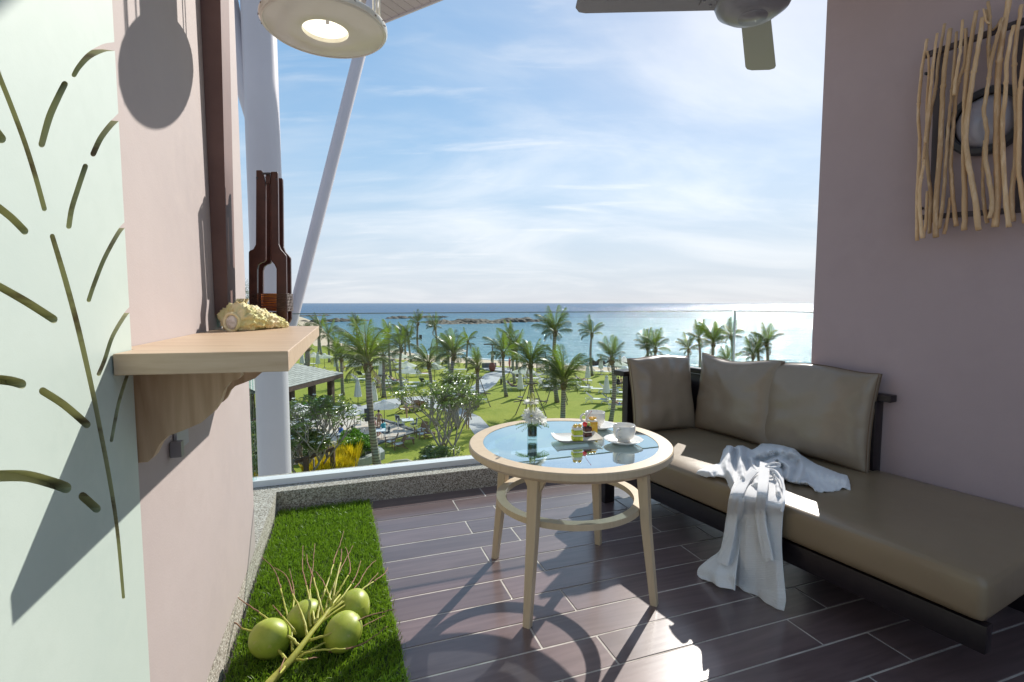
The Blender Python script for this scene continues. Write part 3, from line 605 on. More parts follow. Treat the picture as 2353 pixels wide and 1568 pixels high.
# ------------------------------------------------------------------ table
TC = Vector((.234, 2.036, 0)); TZ = .590
t = thing('round_table', 'round pale wooden table with an inset glass top on four splayed legs', 'table', TC)
def ringp(r0, r1, z0, z1, n=96, ch=0):
    mb = MB(); pr = [(r0, z0), (r1 - ch, z0), (r1, z0 + ch * .8), (r1, z1 - .004), (r1 - .004, z1), (r0, z1), (r0, z0)]; return mb.lathe(pr, n)
ringp(.352, .408, TZ - .042, TZ, ch=.02).build('rim', 'beech', t, 'auto')
mb = MB(); mb.lathe([(.0001, TZ - .010), (.351, TZ - .010), (.351, TZ - .0015), (.0001, TZ - .0015)], 96); mb.build('glass_top', 'tglass', t, 'auto')
mb = MB(); mb.lathe([(.3512, TZ - .014), (.3512, TZ - .002), (.354, TZ - .002)], 96); mb.build('rim_gasket', 'dark', t)
for a in (-120, -30, 60, 150):
    a = rad(a); d = Vector((math.cos(a), math.sin(a), 0)); n = Vector((-d.y, d.x, 0)); P = []
    for r_, z, hw, hd in ((.358, 0, .014, .013), (.322, .30, .0185, .017), (.302, TZ - .043, .022, .021)):
        P += [d * (r_ - hd) - n * hw + Vector((0, 0, z)), d * (r_ + hd) - n * hw + Vector((0, 0, z)), d * (r_ + hd) + n * hw + Vector((0, 0, z)), d * (r_ - hd) + n * hw + Vector((0, 0, z))]
    mb = MB(); mb.add(P, [(0, 1, 2, 3), (8, 9, 10, 11)] + [(k * 4 + i, k * 4 + (i + 1) % 4, k * 4 + 4 + (i + 1) % 4, k * 4 + 4 + i) for k in (0, 1) for i in range(4)])
    o = mb.build('leg', 'beech', t); b_ = o.modifiers.new('b', 'BEVEL'); b_.width = .003; b_.segments = 2
    for sg in (-1, 1):      # shaped corner blocks under the rim
        mb = MB(); base = d * .300 + n * sg * .0222
        mb.prism([base - d * .01 + Vector((0, 0, TZ - .0425)), base - d * .01 + n * sg * .062 + Vector((0, 0, TZ - .0425)), base - d * .01 + n * sg * .022 + Vector((0, 0, TZ - .066)), base - d * .01 + Vector((0, 0, TZ - .112))], d * .02); mb.build('corner_block', 'beech', t)
mb = MB(); mb.lathe([(.262, .345), (.298, .345), (.298, .368), (.262, .368), (.262, .345)], 96); mb.build('stretcher_ring', 'beech', t, 'auto')
# ---- on the table
TT = TZ + .0005
def tp_(x, y, z=TT): return onz(x, y, z)
def cup(loc, hang, lab, r=.044, h=.066):
    c = thing('coffee_cup', lab, 'cup', loc, group='white cups and saucers')
    mb = MB(); mb.lathe([(.0001, .002), (.025, 0), (.027, .004), (.0255, .008), (.036, .016), (.0425, .028), (.044, .04), (.044, h - .001), (.0432, h), (.0415, h - .001), (.0412, .04), (.036, .02), (.022, .011), (.0001, .010)], 48); mb.build('bowl', 'china', c, True)
    d = Vector((math.cos(hang), math.sin(hang), 0)); mb = MB()
    mb.tube([d * .0425 + Vector((0, 0, .056)), d * .056 + Vector((0, 0, .059)), d * .067 + Vector((0, 0, .052)), d * .070 + Vector((0, 0, .041)), d * .064 + Vector((0, 0, .030)), d * .052 + Vector((0, 0, .023)), d * .040 + Vector((0, 0, .024))], [.0055, .005, .0048, .0048, .0048, .005, .0055], 10)
    mb.build('handle', 'china', c, True); return c
def saucer(loc, lab):
    c = thing('saucer', lab, 'saucer', loc, group='white cups and saucers')
    mb = MB(); mb.lathe([(.0001, .0045), (.026, .004), (.029, .006), (.045, .008), (.068, .0155), (.0765, .0185), (.078, .0175), (.070, .013), (.048, .004), (.042, 0), (.032, 0), (.0001, .001)], 64)
    mb.build('plate', 'china', c, True); return c
p = tp_(1374, 984); saucer(p, 'white saucer under the cup at the back of the table'); cup(p + Vector((-.012, .008, .0065)), rad(195), 'white coffee cup at the back of the table with its handle to the left')
p = tp_(1432, 1018); saucer(p, 'white saucer under the nearer cup on the right of the table'); cup(p + Vector((.004, .004, .0065)), rad(232), 'nearer white coffee cup on the right of the table, handle turned forward')
# plate, a folded rectangle
pc = (tp_(1262, 1013, TZ + .02) + tp_(1383, 991, TZ + .02)) / 2; dirp = (tp_(1383, 991, TZ + .02) - tp_(1262, 1013, TZ + .02)).normalized()
pl = thing('cake_plate', 'white rectangular plate with raised corners holding three small cakes', 'plate', Vector((pc.x, pc.y, TT)), math.atan2(dirp.y, dirp.x) - rad(24))
G = []; G2 = []
for i in range(25):
    u = i / 12 - 1; row = []; row2 = []
    for j in range(19):
        v = j / 9 - 1; x = u * .098 * (1 - .05 * v * v); y = v * .064 * (1 - .06 * u * u); z = .003 + .013 * max(abs(u) ** 3.2, abs(v) ** 3.6 * .75) + .003 * (abs(u) * abs(v)) ** 3
        row.append((x, y, z + .003)); row2.append((x * .96 if abs(u) < .9 else x, y * .96 if abs(v) < .9 else y, max(0, z - .0005 if max(abs(u), abs(v)) > .7 else 0)))
    G.append(row); G2.append(row2)
mb = MB(); mb.grid(G); mb.grid(G2); n1 = 25 * 19
mb.build('dish', 'china', pl, True)
def cake(name, lab, loc, rz, layers, w_, group=None):
    c = thing(name, lab, 'cake', loc, rz)
    z = 0
    for h, m_, k_ in layers:
        bm = bmesh.new(); bmesh.ops.create_cube(bm, size=1); bmesh.ops.scale(bm, vec=(w_, w_ * .95, h), verts=bm.verts); bmesh.ops.bevel(bm, geom=bm.edges[:], offset=min(.003, h * .3), segments=2, affect='EDGES'); bmesh.ops.subdivide_edges(bm, edges=bm.edges[:], cuts=2, use_grid_fill=True)
        for v in bm.verts: v.co += Vector((fnoise(*(v.co * 90)), fnoise(*(v.co * 90 + Vector((9, 0, 0)))), 0)) * .0012 * k_; v.co.z += z + h / 2
        me = bpy.data.meshes.new('layer'); bm.to_mesh(me); bm.free(); link('cream' if m_ == 'cream' else 'sponge', me, m_, c, True); z += h + .0002
    return c, z
kc = tp_(1326, 1013, TZ + .008)
c, z = cake('sponge_cake', 'square green sponge cake with cream and two orange fruits on top', kc, rad(10), [(.021, 'cake_g', 1), (.005, 'cream', 1.5), (.019, 'cake_g', 1), (.010, 'cream', 2.2)], .040)
mb = MB(); mb.ball((-.010, -.004, z + .006), .0085, (1, 1, .9)); mb.build('fruit', 'peach', c, True); mb = MB(); mb.ball((.009, -.006, z + .0065), .0088, (1, 1, .9)); mb.build('fruit', 'peach', c, True)
mb = MB()
for i in range(5): a = i * 1.3; mb.ball((.012 * math.cos(a), .012 * math.sin(a) + .004, z + .003), .006, (1, 1, .8), 8, 5)
mb.build('piped_cream', 'cream', c, True)
mb = MB(); mb.tube([(0, .0, z + .004), (-.002, .002, z + .012), (-.005, .001, z + .015)], [.002, .003, .0004], 5); mb.build('leaf', 'kiwi', c, True)
kc2 = tp_(1349, 1003, TZ + .008)
c, z = cake('chocolate_cake', 'small chocolate cake with a red cherry and green fruit between the other cakes', kc2, rad(20), [(.019, 'choc', 1), (.003, 'cream', 1), (.020, 'choc', 1)], .032)
mb = MB(); mb.ball((-.012, -.002, z + .010), .0105); mb.build('cherry', 'cherry', c, True)
mb = MB(); mb.tube([(-.012, -.002, z + .018), (-.002, .0, z + .034), (.010, .0, z + .050), (.019, .0, z + .060)], .0007, 6); mb.tube([(.0185, 0, z + .059), (.020, 0, z + .063)], [.0016, .0012], 6); mb.build('cherry_stem', 'cherry', c, True)
mb = MB(); mb.ball((.007, .002, z + .007), .009, (1.1, .7, .9)); mb.build('kiwi_slice', 'kiwi', c, True)
kc3 = tp_(1362, 995, TZ + .008)
c, z = cake('fruit_cake', 'small cake topped with orange fruit pieces at the back of the plate', kc3, rad(15), [(.050, 'orange', 1.6), (.006, 'cream', 1)], .034)
mb = MB()
for i in range(9): mb.ball((rng.uniform(-.013, .013), rng.uniform(-.012, .012), z + rng.uniform(.002, .008)), .006, (1.2, .8, .8), 8, 5)
mb.build('fruit_pieces', 'orange', c, True)
# vase of chrysanthemums
vp = tp_(1223, 1010); vz = thing('flower_vase', 'small glass vase of white chrysanthemums with looped striped leaves and fern', 'vase', vp)
mb = MB(); mb.lathe([(.0001, 0), (.0205, 0), (.0212, .003), (.0212, .070), (.0195, .070), (.0192, .012), (.0001, .010)], 40); mb.build('glass', 'vglass', vz, True)
mb = MB(); mb.lathe([(.0001, .016), (.0185, .016), (.0188, .062), (.0001, .062)], 24); mb.build('leaf_lining', 'darkleaf', vz, 'auto')
def mum(c, r, name, tilt):
    root = MB(); T = Matrix.Translation(c) @ tilt.to_4x4()
    for ring, (n, l_, up, wd) in enumerate(((22, 1.0, .12, .15), (20, .9, .35, .15), (17, .75, .62, .15), (13, .55, .9, .14), (9, .36, 1.15, .12))):
        for i in range(n):
            a = 2 * math.pi * (i + .5 * (ring % 2)) / n + rng.uniform(-.08, .08); d = Vector((math.cos(a), math.sin(a), 0)); s_ = Vector((-d.y, d.x, 0)); u_ = up + rng.uniform(-.12, .12); ll = l_ * r * rng.uniform(.88, 1.08)
            e = lambda t: d * (ll * t * math.cos(u_ * .8)) + Vector((0, 0, ll * t * math.sin(u_ * .8) + ll * .10 * math.sin(t * 2.2)))
            P = [e(.06) - s_ * wd * r * .3, e(.06) + s_ * wd * r * .3, e(.6) + s_ * wd * r * .62 + Vector((0, 0, .001)), e(.6) - s_ * wd * r * .62 + Vector((0, 0, .001)), e(.93) + s_ * wd * r * .4, e(.93) - s_ * wd * r * .4, e(1.02)]
            root.add([T @ q for q in P], [(0, 1, 2, 3), (3, 2, 4, 5), (5, 4, 6)])
    o = root.build(name, 'petal', vz, False)
    eye = MB(); eye.ball(T @ Vector((0, 0, r * .22)), r * .14, (1, 1, .6), 10, 6); eye.build('flower_eye', 'pistil', vz, True); return o
RM = lambda ax, a: Matrix.Rotation(rad(a), 3, ax)
mum(Vector((-.004, -.010, .094)), .043, 'flower_head', RM('X', 38)); mum(Vector((.026, -.004, .086)), .040, 'flower_head', RM('X', 30) @ RM('Y', 32)); mum(Vector((.005, .018, .104)), .040, 'flower_head', RM('X', 14))
mum(Vector((-.004, .0, .150)), .033, 'flower_head', RM('X', 8))
mb = MB(); mb.tube([(-.003, 0, .05), (-.004, 0, .148)], .0018, 6); mb.build('stem', 'stemg', vz, True)
for dx_, ph, m_ in ((0, 0, 'stemg'), (.0015, .0, 'stemy'), (-.002, 1.1, 'stemg'), (.001, 1.1, 'stemy')):
    G = []; wd = .0042 if m_ == 'stemg' else .0016; cz = math.cos(ph); sn = math.sin(ph)
    for i in range(25):
        tt = i / 24; a = math.pi * tt; x = -.0135 * math.cos(a) * (.7 + .3 * math.sin(a)); z = .07 + .125 * math.sin(a) ** .62; off_ = .0006 if m_ == 'stemy' else 0
        d = Vector((x * cz, x * sn, z)); s_ = Vector((-sn, cz, 0)); d += Vector((dx_, -off_, off_)); G.append([d - s_ * wd - Vector((wd * .6, 0, 0)), d + s_ * wd + Vector((wd * .6, 0, 0))])
    mb = MB(); mb.grid(G); mb.build('looped_leaf', m_, vz, True)
mb = MB()
for i in range(15):
    a = rng.uniform(0, 2 * math.pi) if i > 9 else [2.9, 3.4, .2, -.2, 3.1, 0.5, -.7, -2.4, -1.6, .9][i]; ln = rng.uniform(.045, .075) if i > 4 else .072; d = Vector((math.cos(a), math.sin(a), 0)); s_ = Vector((-d.y, d.x, 0)); z0 = .066; rise = rng.uniform(.1, .5)
    for k in range(9):
        tt = k / 9; c_ = d * ln * tt + Vector((0, 0, z0 + ln * (rise * tt - .55 * tt * tt))); wl_ = .018 * math.sin(math.pi * (.18 + .75 * tt))
        for sg in (-1, 1): e_ = c_ + (s_ * sg * .9 + d * .6) * wl_ - Vector((0, 0, wl_ * .25)); mb.add([c_, c_ + d * .004, e_ + d * .002, e_ - d * .001], [(0, 1, 2, 3)])
mb.build('fern', 'fern', vz); vz.children[-1]['kind'] = 'stuff'

# ------------------------------------------------------------------ daybed
sf = thing('daybed', 'black framed daybed with a long taupe vinyl mattress against the mauve wall', 'daybed', sof(0, 0, 0))
SM = sf
def sbx(name, u0, u1, v0, v1, z0, z1, m_, bev=.004, root=sf, lean=0):
    mb = MB(); T = Matrix(((RWD.x, -RWN.x, 0, 0), (RWD.y, -RWN.y, 0, 0), (0, 0, 1, 0), (0, 0, 0, 1)))
    c_ = sof((u0 + u1) / 2, (v0 + v1) / 2, (z0 + z1) / 2); mb.box((0, 0, 0), (abs(u1 - u0), abs(v1 - v0), z1 - z0), mtx=Matrix.Translation(c_) @ T, bev=bev); return bch(mb, name, m_, root, 'auto')
ULEN = 1.80
def padded(name, u0, u1, v0, v1, z0, z1, m_, root, r=.03):
    G = []; nu, nv = 60, 30; T = lambda u, v, z: sof(u, v, z)
    mb = MB(); mb.box((0, 0, 0), (u1 - u0, v1 - v0, z1 - z0), bev=r); bm = bmesh.new(); me = mb.mesh('t'); bm.from_mesh(me); bmesh.ops.triangulate(bm, faces=bm.faces); bmesh.ops.subdivide_edges(bm, edges=[e for e in bm.edges if e.calc_length() > .12], cuts=12, use_grid_fill=True)
    for v in bm.verts:
        q = v.co; top = max(0, q.z / ((z1 - z0) / 2)); a = min(1, max(0, 1 - abs(q.x) / ((u1 - u0) / 2))); b = min(1, max(0, 1 - abs(q.y) / ((v1 - v0) / 2)))
        q.z += top * .008 * min(1, a * 8) * min(1, b * 5) + top * .002 * fnoise(q.x * 5, q.y * 5)
        w_ = T((u0 + u1) / 2 + q.x, (v0 + v1) / 2 + q.y, (z0 + z1) / 2 + q.z); v.co = w_ - root.location
    bmesh.ops.recalc_face_normals(bm, faces=bm.faces)
    me = bpy.data.meshes.new(name); bm.to_mesh(me); bm.free(); return link(name, me, m_, root, True)
padded('mattress', -.02, ULEN - .02, -.005, .79, .248, .378, 'leather', sf, .026)
sbx('front_rail', -.02, ULEN, .015, .055, .155, .238, 'ebony'); sbx('base_board', 0.02, ULEN - .02, .06, .78, .215, .236, 'ebony'); sbx('end_rail', ULEN - .04, ULEN, .06, .78, .155, .214, 'ebony')
for u, v in ((1.70, .03), (.25, .45), (1.70, .74), (.10, .74)): sbx('leg', u - .045, u + .045, v - .02, v + .05, 0, .154, 'ebony')
sbx('arm_post', ULEN - .005, ULEN + .045, .29, .355, .156, .705, 'ebony'); sbx('arm_panel', ULEN + .005, ULEN + .035, .36, .78, .30, .66, 'ebony')
sbx('arm_rail', ULEN - .03, ULEN + .065, .235, .80, .706, .738, 'ebony'); sbx('back_rail', .575, ULEN - .04, .735, .795, .706, .738, 'ebony')
sbx('back_panel', .66, ULEN, .755, .785, .24, .70, 'ebony'); sbx('back_post', .625, .675, .72, .785, .24, .705, 'ebony')
def cushion(lab, c, xd, zd, wd, ht, th, seed):
    """c base centre point, xd along width, zd up the cushion"""
    xd = xd.normalized(); zd = zd.normalized(); yd = zd.cross(xd).normalized(); cu = thing('cushion', lab, 'cushion', c, group='taupe vinyl cushions on the daybed')
    n = 44; F_ = []; K_ = []
    for i in range(n + 1):
        u = i / n * 2 - 1; r1 = []; r2 = []
        for j in range(n + 1):
            v = j / n * 2 - 1
            inx = 1 - .045 * (1 - v * v) ; inz = 1 - .05 * (1 - u * u); X = u * wd / 2 * (1 - .05 * (1 - abs(v) ** 2)) ; Z = (v * (1 - .05 * (1 - abs(u) ** 2)) + 1) * ht / 2
            e = max(0, (1 - abs(u) ** 3.4)) ** .55 * max(0, (1 - abs(v) ** 3.4)) ** .55
            wr = .0; 
            ra = math.atan2(v, u); rr = math.hypot(u, v)
            for k in range(4): pass
            edge_ = max(abs(u), abs(v))
            wr = .017 * fnoise(math.cos(ra) * 3 + seed, math.sin(ra) * 3, seed) * edge_ ** 3 * 1.6 + .008 * fnoise(u * 2.2 + seed, v * 2.2, 3)
            wr += .010 * fnoise(u * 2 + seed, v * 4, seed) * max(0, abs(u) - .3)
            t1 = th * (.16 + .84 * e); sag = .012 * math.sin(3 * u + seed) * (v > 0) * v
            r1.append(xd * X + zd * (Z + sag) + yd * (-t1 / 2 + wr * e - .0)); r2.append(xd * X + zd * (Z + sag) + yd * (t1 / 2 + wr * e))
        F_.append(r1); K_.append(r2)
    mb = MB(); mb.grid(F_); mb.grid([r[::-1] for r in K_])
    rim1 = [F_[0][j] for j in range(n + 1)] + [F_[i][n] for i in range(1, n + 1)] + [F_[n][j] for j in range(n - 1, -1, -1)] + [F_[i][0] for i in range(n - 1, 0, -1)]
    rim2 = [K_[0][j] for j in range(n + 1)] + [K_[i][n] for i in range(1, n + 1)] + [K_[n][j] for j in range(n - 1, -1, -1)] + [K_[i][0] for i in range(n - 1, 0, -1)]
    mb.grid([rim1, [(a + b) / 2 * 1 for a, b in zip(rim1, rim2)], rim2], True)
    me = mb.mesh('cover'); bm = bmesh.new(); bm.from_mesh(me); bmesh.ops.remove_doubles(bm, verts=bm.verts, dist=.0004); bmesh.ops.recalc_face_normals(bm, faces=bm.faces); bm.to_mesh(me); bm.free()
    link('cover', me, 'leather2', cu, True)
    for rim in (rim1, rim2):
        mb = MB(); cen = zd * ht / 2; mb.tube([cen + (p - cen) * 1.004 for p in rim], .0017, 5, close=True); mb.build('piping', 'seam', cu, True)
    return cu
vv = -RWN
# back cushions
bR = (onz(1968, 1083, .385) + onz(1752, 1030, .385)) / 2; 
cushion('largest taupe cushion at the right end of the back row, beside the mauve wall', sof(.885, .665, .383), RWD, Vector((0, 0, 1)) + vv * .15, .53, .465, .16, 1.3)
cushion('middle taupe cushion leaning on the back of the daybed', sof(1.335, .655, .383), RWD + vv * .03, Vector((0, 0, 1)) + vv * .14, .53, .455, .15, 4.1)
cushion('leftmost taupe cushion standing turned in the far corner of the daybed', onz(1538, 992, .383) + RWD * .03, Vector((.93, .33, 0)), Vector((0, 0, 1)) + RWD * .16, .43, .455, .14, 7.7)
# ------------------------------------------------------------------ sea, beach, lawn, paths
coast = [(560, 712), (640, 716), (668, 722), (700, 730), (735, 745), (765, 782), (815, 797), (900, 804), (960, 813.5), (1020, 819), (1100, 825), (1200, 832), (1300, 838), (1450, 846), (1650, 852), (1950, 858)]
lawnb = [(560, 722), (640, 730), (668, 742), (700, 768), (722, 795), (765, 800), (815, 809), (900, 825), (960, 830.5), (1060, 834.5), (1150, 841), (1250, 847), (1400, 856), (1500, 862), (1650, 866), (1950, 872)]
S0 = SEA
cst = [onz(x, y, S0) for x, y in coast]; lwn = [g(x, y) for x, y in lawnb]
struct(sheet('sea', [Vector((-40000, -50, S0)), Vector((40000, -50, S0)), Vector((60000, 60000, S0)), Vector((-60000, 60000, S0))], 'sea'))
far_l = [Vector((lwn[0].x - 300, lwn[0].y + 50, GZ)), Vector((-600, -300, GZ)), Vector((500, -300, GZ)), Vector((500, lwn[-1].y, GZ))]
struct(sheet('lawn', lwn + far_l[::-1], 'lawn'))
mb = MB(); G = []
for i in range(len(lwn)):
    a, b = lwn[i], cst[i]; row = []
    for k in range(7):
        t = k / 6 * 1.35; p = lerp(a, b, t); p.z = GZ - .03 + (S0 - GZ + .0) * t + (.12 * fnoise(p.x * .1, p.y * .1)) * (1 if k else 0) - (.0 if k else 0); row.append(p)
    G.append(row)
mb.grid(G); struct(mb.build('beach', 'sand', smooth=True))
# skirt closing the lawn edge
def pathsheet(name, pts, m, dz, kind=True):
    o = sheet(name, [g(x, y) + Vector((0, 0, dz)) for x, y in pts], m); return struct(o) if kind else o
struct(sheet('bounce_paving', [Vector((-120, -120, GZ + .02)), Vector((120, -120, GZ + .02)), Vector((120, 23, GZ + .02)), Vector((-120, 23, GZ + .02))], 'terrace'))  # unseen paving, added so less green light bounces up from the lawn
pathsheet('garden_path', [(1129.6, 854.8), (1113, 861.5), (1099, 875), (1087.8, 886), (1069.4, 894.4), (1048.8, 900.6), (992, 908.8), (936, 912.9), (884.7, 919), (829, 933.4), (760, 944), (640, 952), (640, 966), (770, 958), (850, 944), (905, 931), (977, 925), (1000, 928), (1048.8, 911.9), (1069.4, 909.8), (1105.8, 904.4), (1123, 895.8), (1139, 883.4), (1148.7, 870), (1158, 862.5), (1169.6, 856.7)], 'path', .004)
pathsheet('curving_path', [(977, 925.5), (1000, 928.5), (1030, 931), (1060, 938), (1083.7, 949.8), (1103.2, 958), (1115.5, 971.4), (1126, 983), (1136, 1003), (1139, 1030), (1100, 1040), (1096, 1015), (1090, 998), (1080, 984), (1064, 961.5), (1048, 952), (1015, 943), (985, 936)], 'path', .008)
pathsheet('slab_band', [(1112, 861), (1120, 857.6), (1156, 861.5), (1150, 867.5)], 'path_dark', .012)
pathsheet('terrace', [(640, 958), (835, 957), (884.7, 967), (911, 975.5), (958.6, 993), (941, 998), (838, 1030), (800, 1048), (640, 1075)], 'terrace', .012)
mb = MB()
def kerbline(pts, wd=.35, h=.14, z=None):
    P = [g(x, y) for x, y in pts]; 
    for i in range(len(P) - 1):
        a, b = P[i], P[i + 1]; d = (b - a).normalized(); n = Vector((-d.y, d.x, 0)) * wd / 2
        mb.prism([a - n - d * .05, a + n - d * .05, b + n + d * (.05 + .001 * i), b - n + d * (.05 + .001 * i)], (0, 0, h + .002 * i))
kerbline([(835, 957), (884.7, 967), (911, 975.5), (958.6, 993), (941, 998), (838, 1030), (800, 1048)], .3, .10)
tag(mb.build('terrace_kerb', 'kerbg'), 'low grey stone kerb bordering the paved terrace', 'kerb')
mb = MB(); kerbline([(700, 1110), (770, 1087), (835, 1070), (876, 1055), (868, 1046), (845, 1040)], .45, .5)
tag(mb.build('planter_wall', 'kerbl'), 'pale stone planter wall round the bright shrubs below the balcony', 'planter wall')
mb = MB(); a = [g(*V(8, *p)) for p in ((60, 285), (400, 335), (900, 378), (900, 290), (520, 262))]; mb.prism(a, (0, 0, .18)); tag(mb.build('beach_deck', 'path'), 'raised pale deck at the top of the garden path by the sand', 'deck')
mb = MB(); a0 = g(*V(6, 170, 1540)); a1 = g(*V(6, 515, 1535)); dd = (a1 - a0).normalized(); nn = Vector((-dd.y, dd.x, 0)); mb.prism([a0, a1, a1 + nn * .5, a0 + nn * .5], (0, 0, .85)); tag(mb.build('low_wall', 'kerbg'), 'low grey garden wall beside the shower post near the beach', 'wall')
# posts and beam by the beach (pergola)
pg = g(*V(6, 418, 1552)); pr = thing('beach_post', 'pale square post carrying a dark beam at the beach end of the path', 'post', pg)
mb = MB(); mb.box((0, 0, 1.35), (.42, .42, 2.7)); mb.build('post', 'creamwall', pr); mb = MB(); mb.box((0, 0, 3.2), (.14, .14, 1.0)); mb.build('stub', 'brownwood', pr)
mb = MB(); mb.box((-.3, 0, 3.8), (2.0, .25, .16)); mb.box((3.4, .8, 3.35), (5.6, .12, .12), rz=.0); mb.build('beam', 'brownwood', pr)
mb = MB(); mb.box((.36, -.1, 2.45), (.3, .3, .4)); mb.build('speaker', 'dark', pr)
pt_ = g(*V(8, 415, 340)); pr = thing('clay_pot', 'tall glazed red brown pot at the foot of the pale beach post', 'pot', pt_)
mb = MB(); mb.lathe([(.0001, 0), (.28, 0), (.48, .4), (.50, .8), (.40, 1.1), (.28, 1.2), (.30, 1.28), (.25, 1.28), (.2, 1.15), (.0001, 1.1)], 20); mb.build('body', 'redpot', pr, True)
# slatted screen near the beach
a0 = g(*V(8, 1490, 385)); a1 = g(*V(8, 1700, 385)); pr = thing('slatted_screen', 'dark screen of horizontal slats behind the parasols near the shore', 'screen', a0); d = a1 - a0
for k in range(11): mb = MB(); z = .2 + k * .26; mb.prism([Vector((0, 0, z)), d + Vector((0, 0, z)), d + Vector((0, 0, z + .13)), Vector((0, 0, z + .13))], (0, .06, 0)); mb.build('slat', 'kerbg', pr)
for q in (0, 1): mb = MB(); mb.box(d * q + Vector((0, .1, 1.5)), (.12, .12, 3.0)); mb.build('post', 'kerbg', pr)
# reefs and rocks
def reef(name, lab, pts, wdm, h, seed, seg=6, z0=None, kind=None, cat='rocks'):
    P = [onz(x, y, SEA) for x, y in pts]; G = []; n = []
    for i in range(len(P) - 1):
        for k in range(seg * (1 if i < len(P) - 2 else 1)): n.append(lerp(P[i], P[i + 1], k / seg))
    n.append(P[-1]); nb = 16
    for i, p in enumerate(n):
        t = i / (len(n) - 1); d = (n[min(i + 1, len(n) - 1)] - n[max(0, i - 1)]).normalized(); nr_ = Vector((-d.y, d.x, 0)); row = []
        wv = wdm * (.35 + .9 * abs(fnoise(i * .21, seed))) * min(1, 6 * t + .1, 6 * (1 - t) + .1)
        for j in range(nb + 1):
            s_ = j / nb * 2 - 1; q = p + nr_ * s_ * wv; hh = h * (1 - s_ * s_) ** .7 * (.35 + 1.3 * abs(fnoise(q.x * 1.8 / wdm, q.y * 1.8 / wdm, seed)) + .35 * fnoise(q.x * 6 / wdm, q.y * 6 / wdm, seed)) * min(1, 5 * t + .2, 5 * (1 - t) + .2) - .25
            row.append(q + Vector((0, 0, hh)))
        G.append(row)
    mb = MB(); mb.grid(G); return tag(mb.build(name, 'rock', smooth=False), lab, cat)
reef('reef', 'long dark rocky reef lying across the bay in the middle distance', [(966, 742), (1030, 742), (1090, 741), (1150, 740), (1200, 739), (1250, 737.5)], 24, 3.0, 3, 30)
reef('reef', 'low brown apron of reef rock in front of the long reef', [(972, 743.6), (1040, 744.2), (1110, 743.6), (1190, 741.5)], 13, 1.2, 31, 26)
reef('reef', 'thin broken line of reef further out behind the left palms', [(884, 733), (930, 731.5), (980, 730), (1012, 729)], 16, 2.4, 9, 20)
reef('reef', 'dark weedy reef near the left shore behind the palm crowns', [(668, 741), (720, 741), (775, 739), (815, 737), (850, 737)], 14, 1.9, 12, 20)
reef('reef', 'small low rocks far left out to sea', [(672, 728), (700, 727), (735, 726), (765, 726)], 9, 1.3, 15, 12)
reef('reef', 'single small rock awash left of the far reef', [(1013, 728.6), (1022, 728.8), (1030, 729)], 5, 1.2, 18, 8)
reef('shore_rocks', 'brown boulders at the waterline behind the white parasols', [(1345, 842), (1375, 841), (1405, 842.5), (1432, 846)], 1.9, 2.0, 22, 14)
reef('shore_rocks', 'small cluster of wet rocks in the surf left of the cushions', [(1430, 836), (1450, 838), (1466, 840)], 1.5, 1.2, 25, 10)
# surf lines
def surf(pts, wdm, seed, lab):
    P = [onz(x, y, SEA + .03) for x, y in pts]; n = []
    for i in range(len(P) - 1):
        for k in range(10): n.append(lerp(P[i], P[i + 1], k / 10))
    G = []
    for i, p in enumerate(n): w_ = wdm * max(.05, .5 + 1.2 * fnoise(i * .3, seed)); o_ = 1.2 * fnoise(i * .2, seed, 5); G.append([p + Vector((0, -w_ + o_, 0)), p + Vector((0, o_, .12)), p + Vector((0, w_ + o_, 0))])
    mb = MB(); mb.grid(G); return tag(mb.build('surf', 'foam', smooth=True), lab, 'surf', kind='stuff')
surf([(770, 781), (815, 796), (900, 803), (960, 812.5), (1020, 818), (1100, 823.5), (1200, 830.5), (1300, 836)], 1.0, 2, 'thin line of white surf along the sandy beach')
surf([(1300, 838), (1380, 842), (1450, 846), (1560, 850), (1700, 853), (1870, 856)], 3.2, 4, 'broad white surf breaking over the rocks on the right')
surf([(1320, 833), (1400, 836), (1480, 840)], .9, 6, 'second thin line of surf further out on the right')

# ------------------------------------------------------------------ palms
def frond_mesh(seed, droop, fold, n=34):
    r = random.Random(seed); mb = MB(); pts = []; a = 0
    p = Vector((0, 0, 0)); ang = 0; k = 12
    for i in range(k + 1):
        pts.append(p.copy()); ang -= droop * (.25 + 1.5 * i / k) / k; p = p + Vector((math.cos(ang), .05 * math.sin(seed) * i / k, math.sin(ang))) / k
    mb.cur = 1; mb.tube(pts, [.020 * (1 - .9 * i / k) + .0015 for i in range(k + 1)], 4)
    mb.cur = 0
    for i in range(n):
        t = .16 + .84 * i / (n - 1); f_ = t * k; i0 = min(int(f_), k - 1); c = lerp(pts[i0], pts[i0 + 1], f_ - i0); d = (pts[i0 + 1] - pts[i0]).normalized(); up = Vector((-d.z, 0, d.x))
        ln = .31 * (math.sin(math.pi * (.15 + .80 * t)) ** .7) * r.uniform(.85, 1.1)
        for sg in (-1, 1):
            if r.random() < .05: continue
            out = (Vector((0, sg, 0)) * math.cos(fold) + up * (-.15) + d * (.55 + .5 * t)).normalized(); dn = -math.sin(fold) * up * 1.1 + Vector((0, 0, -.5 - r.random() * .5))
            w_ = .0072; m = c + out * ln * .5 + dn * ln * .12; e = c + out * ln * .93 + dn * ln * .62
            mb.add([c - d * w_, c + d * w_, m + d * w_, m - d * w_, e], [(0, 1, 2, 3), (3, 2, 4)])
    return mb
FM = []
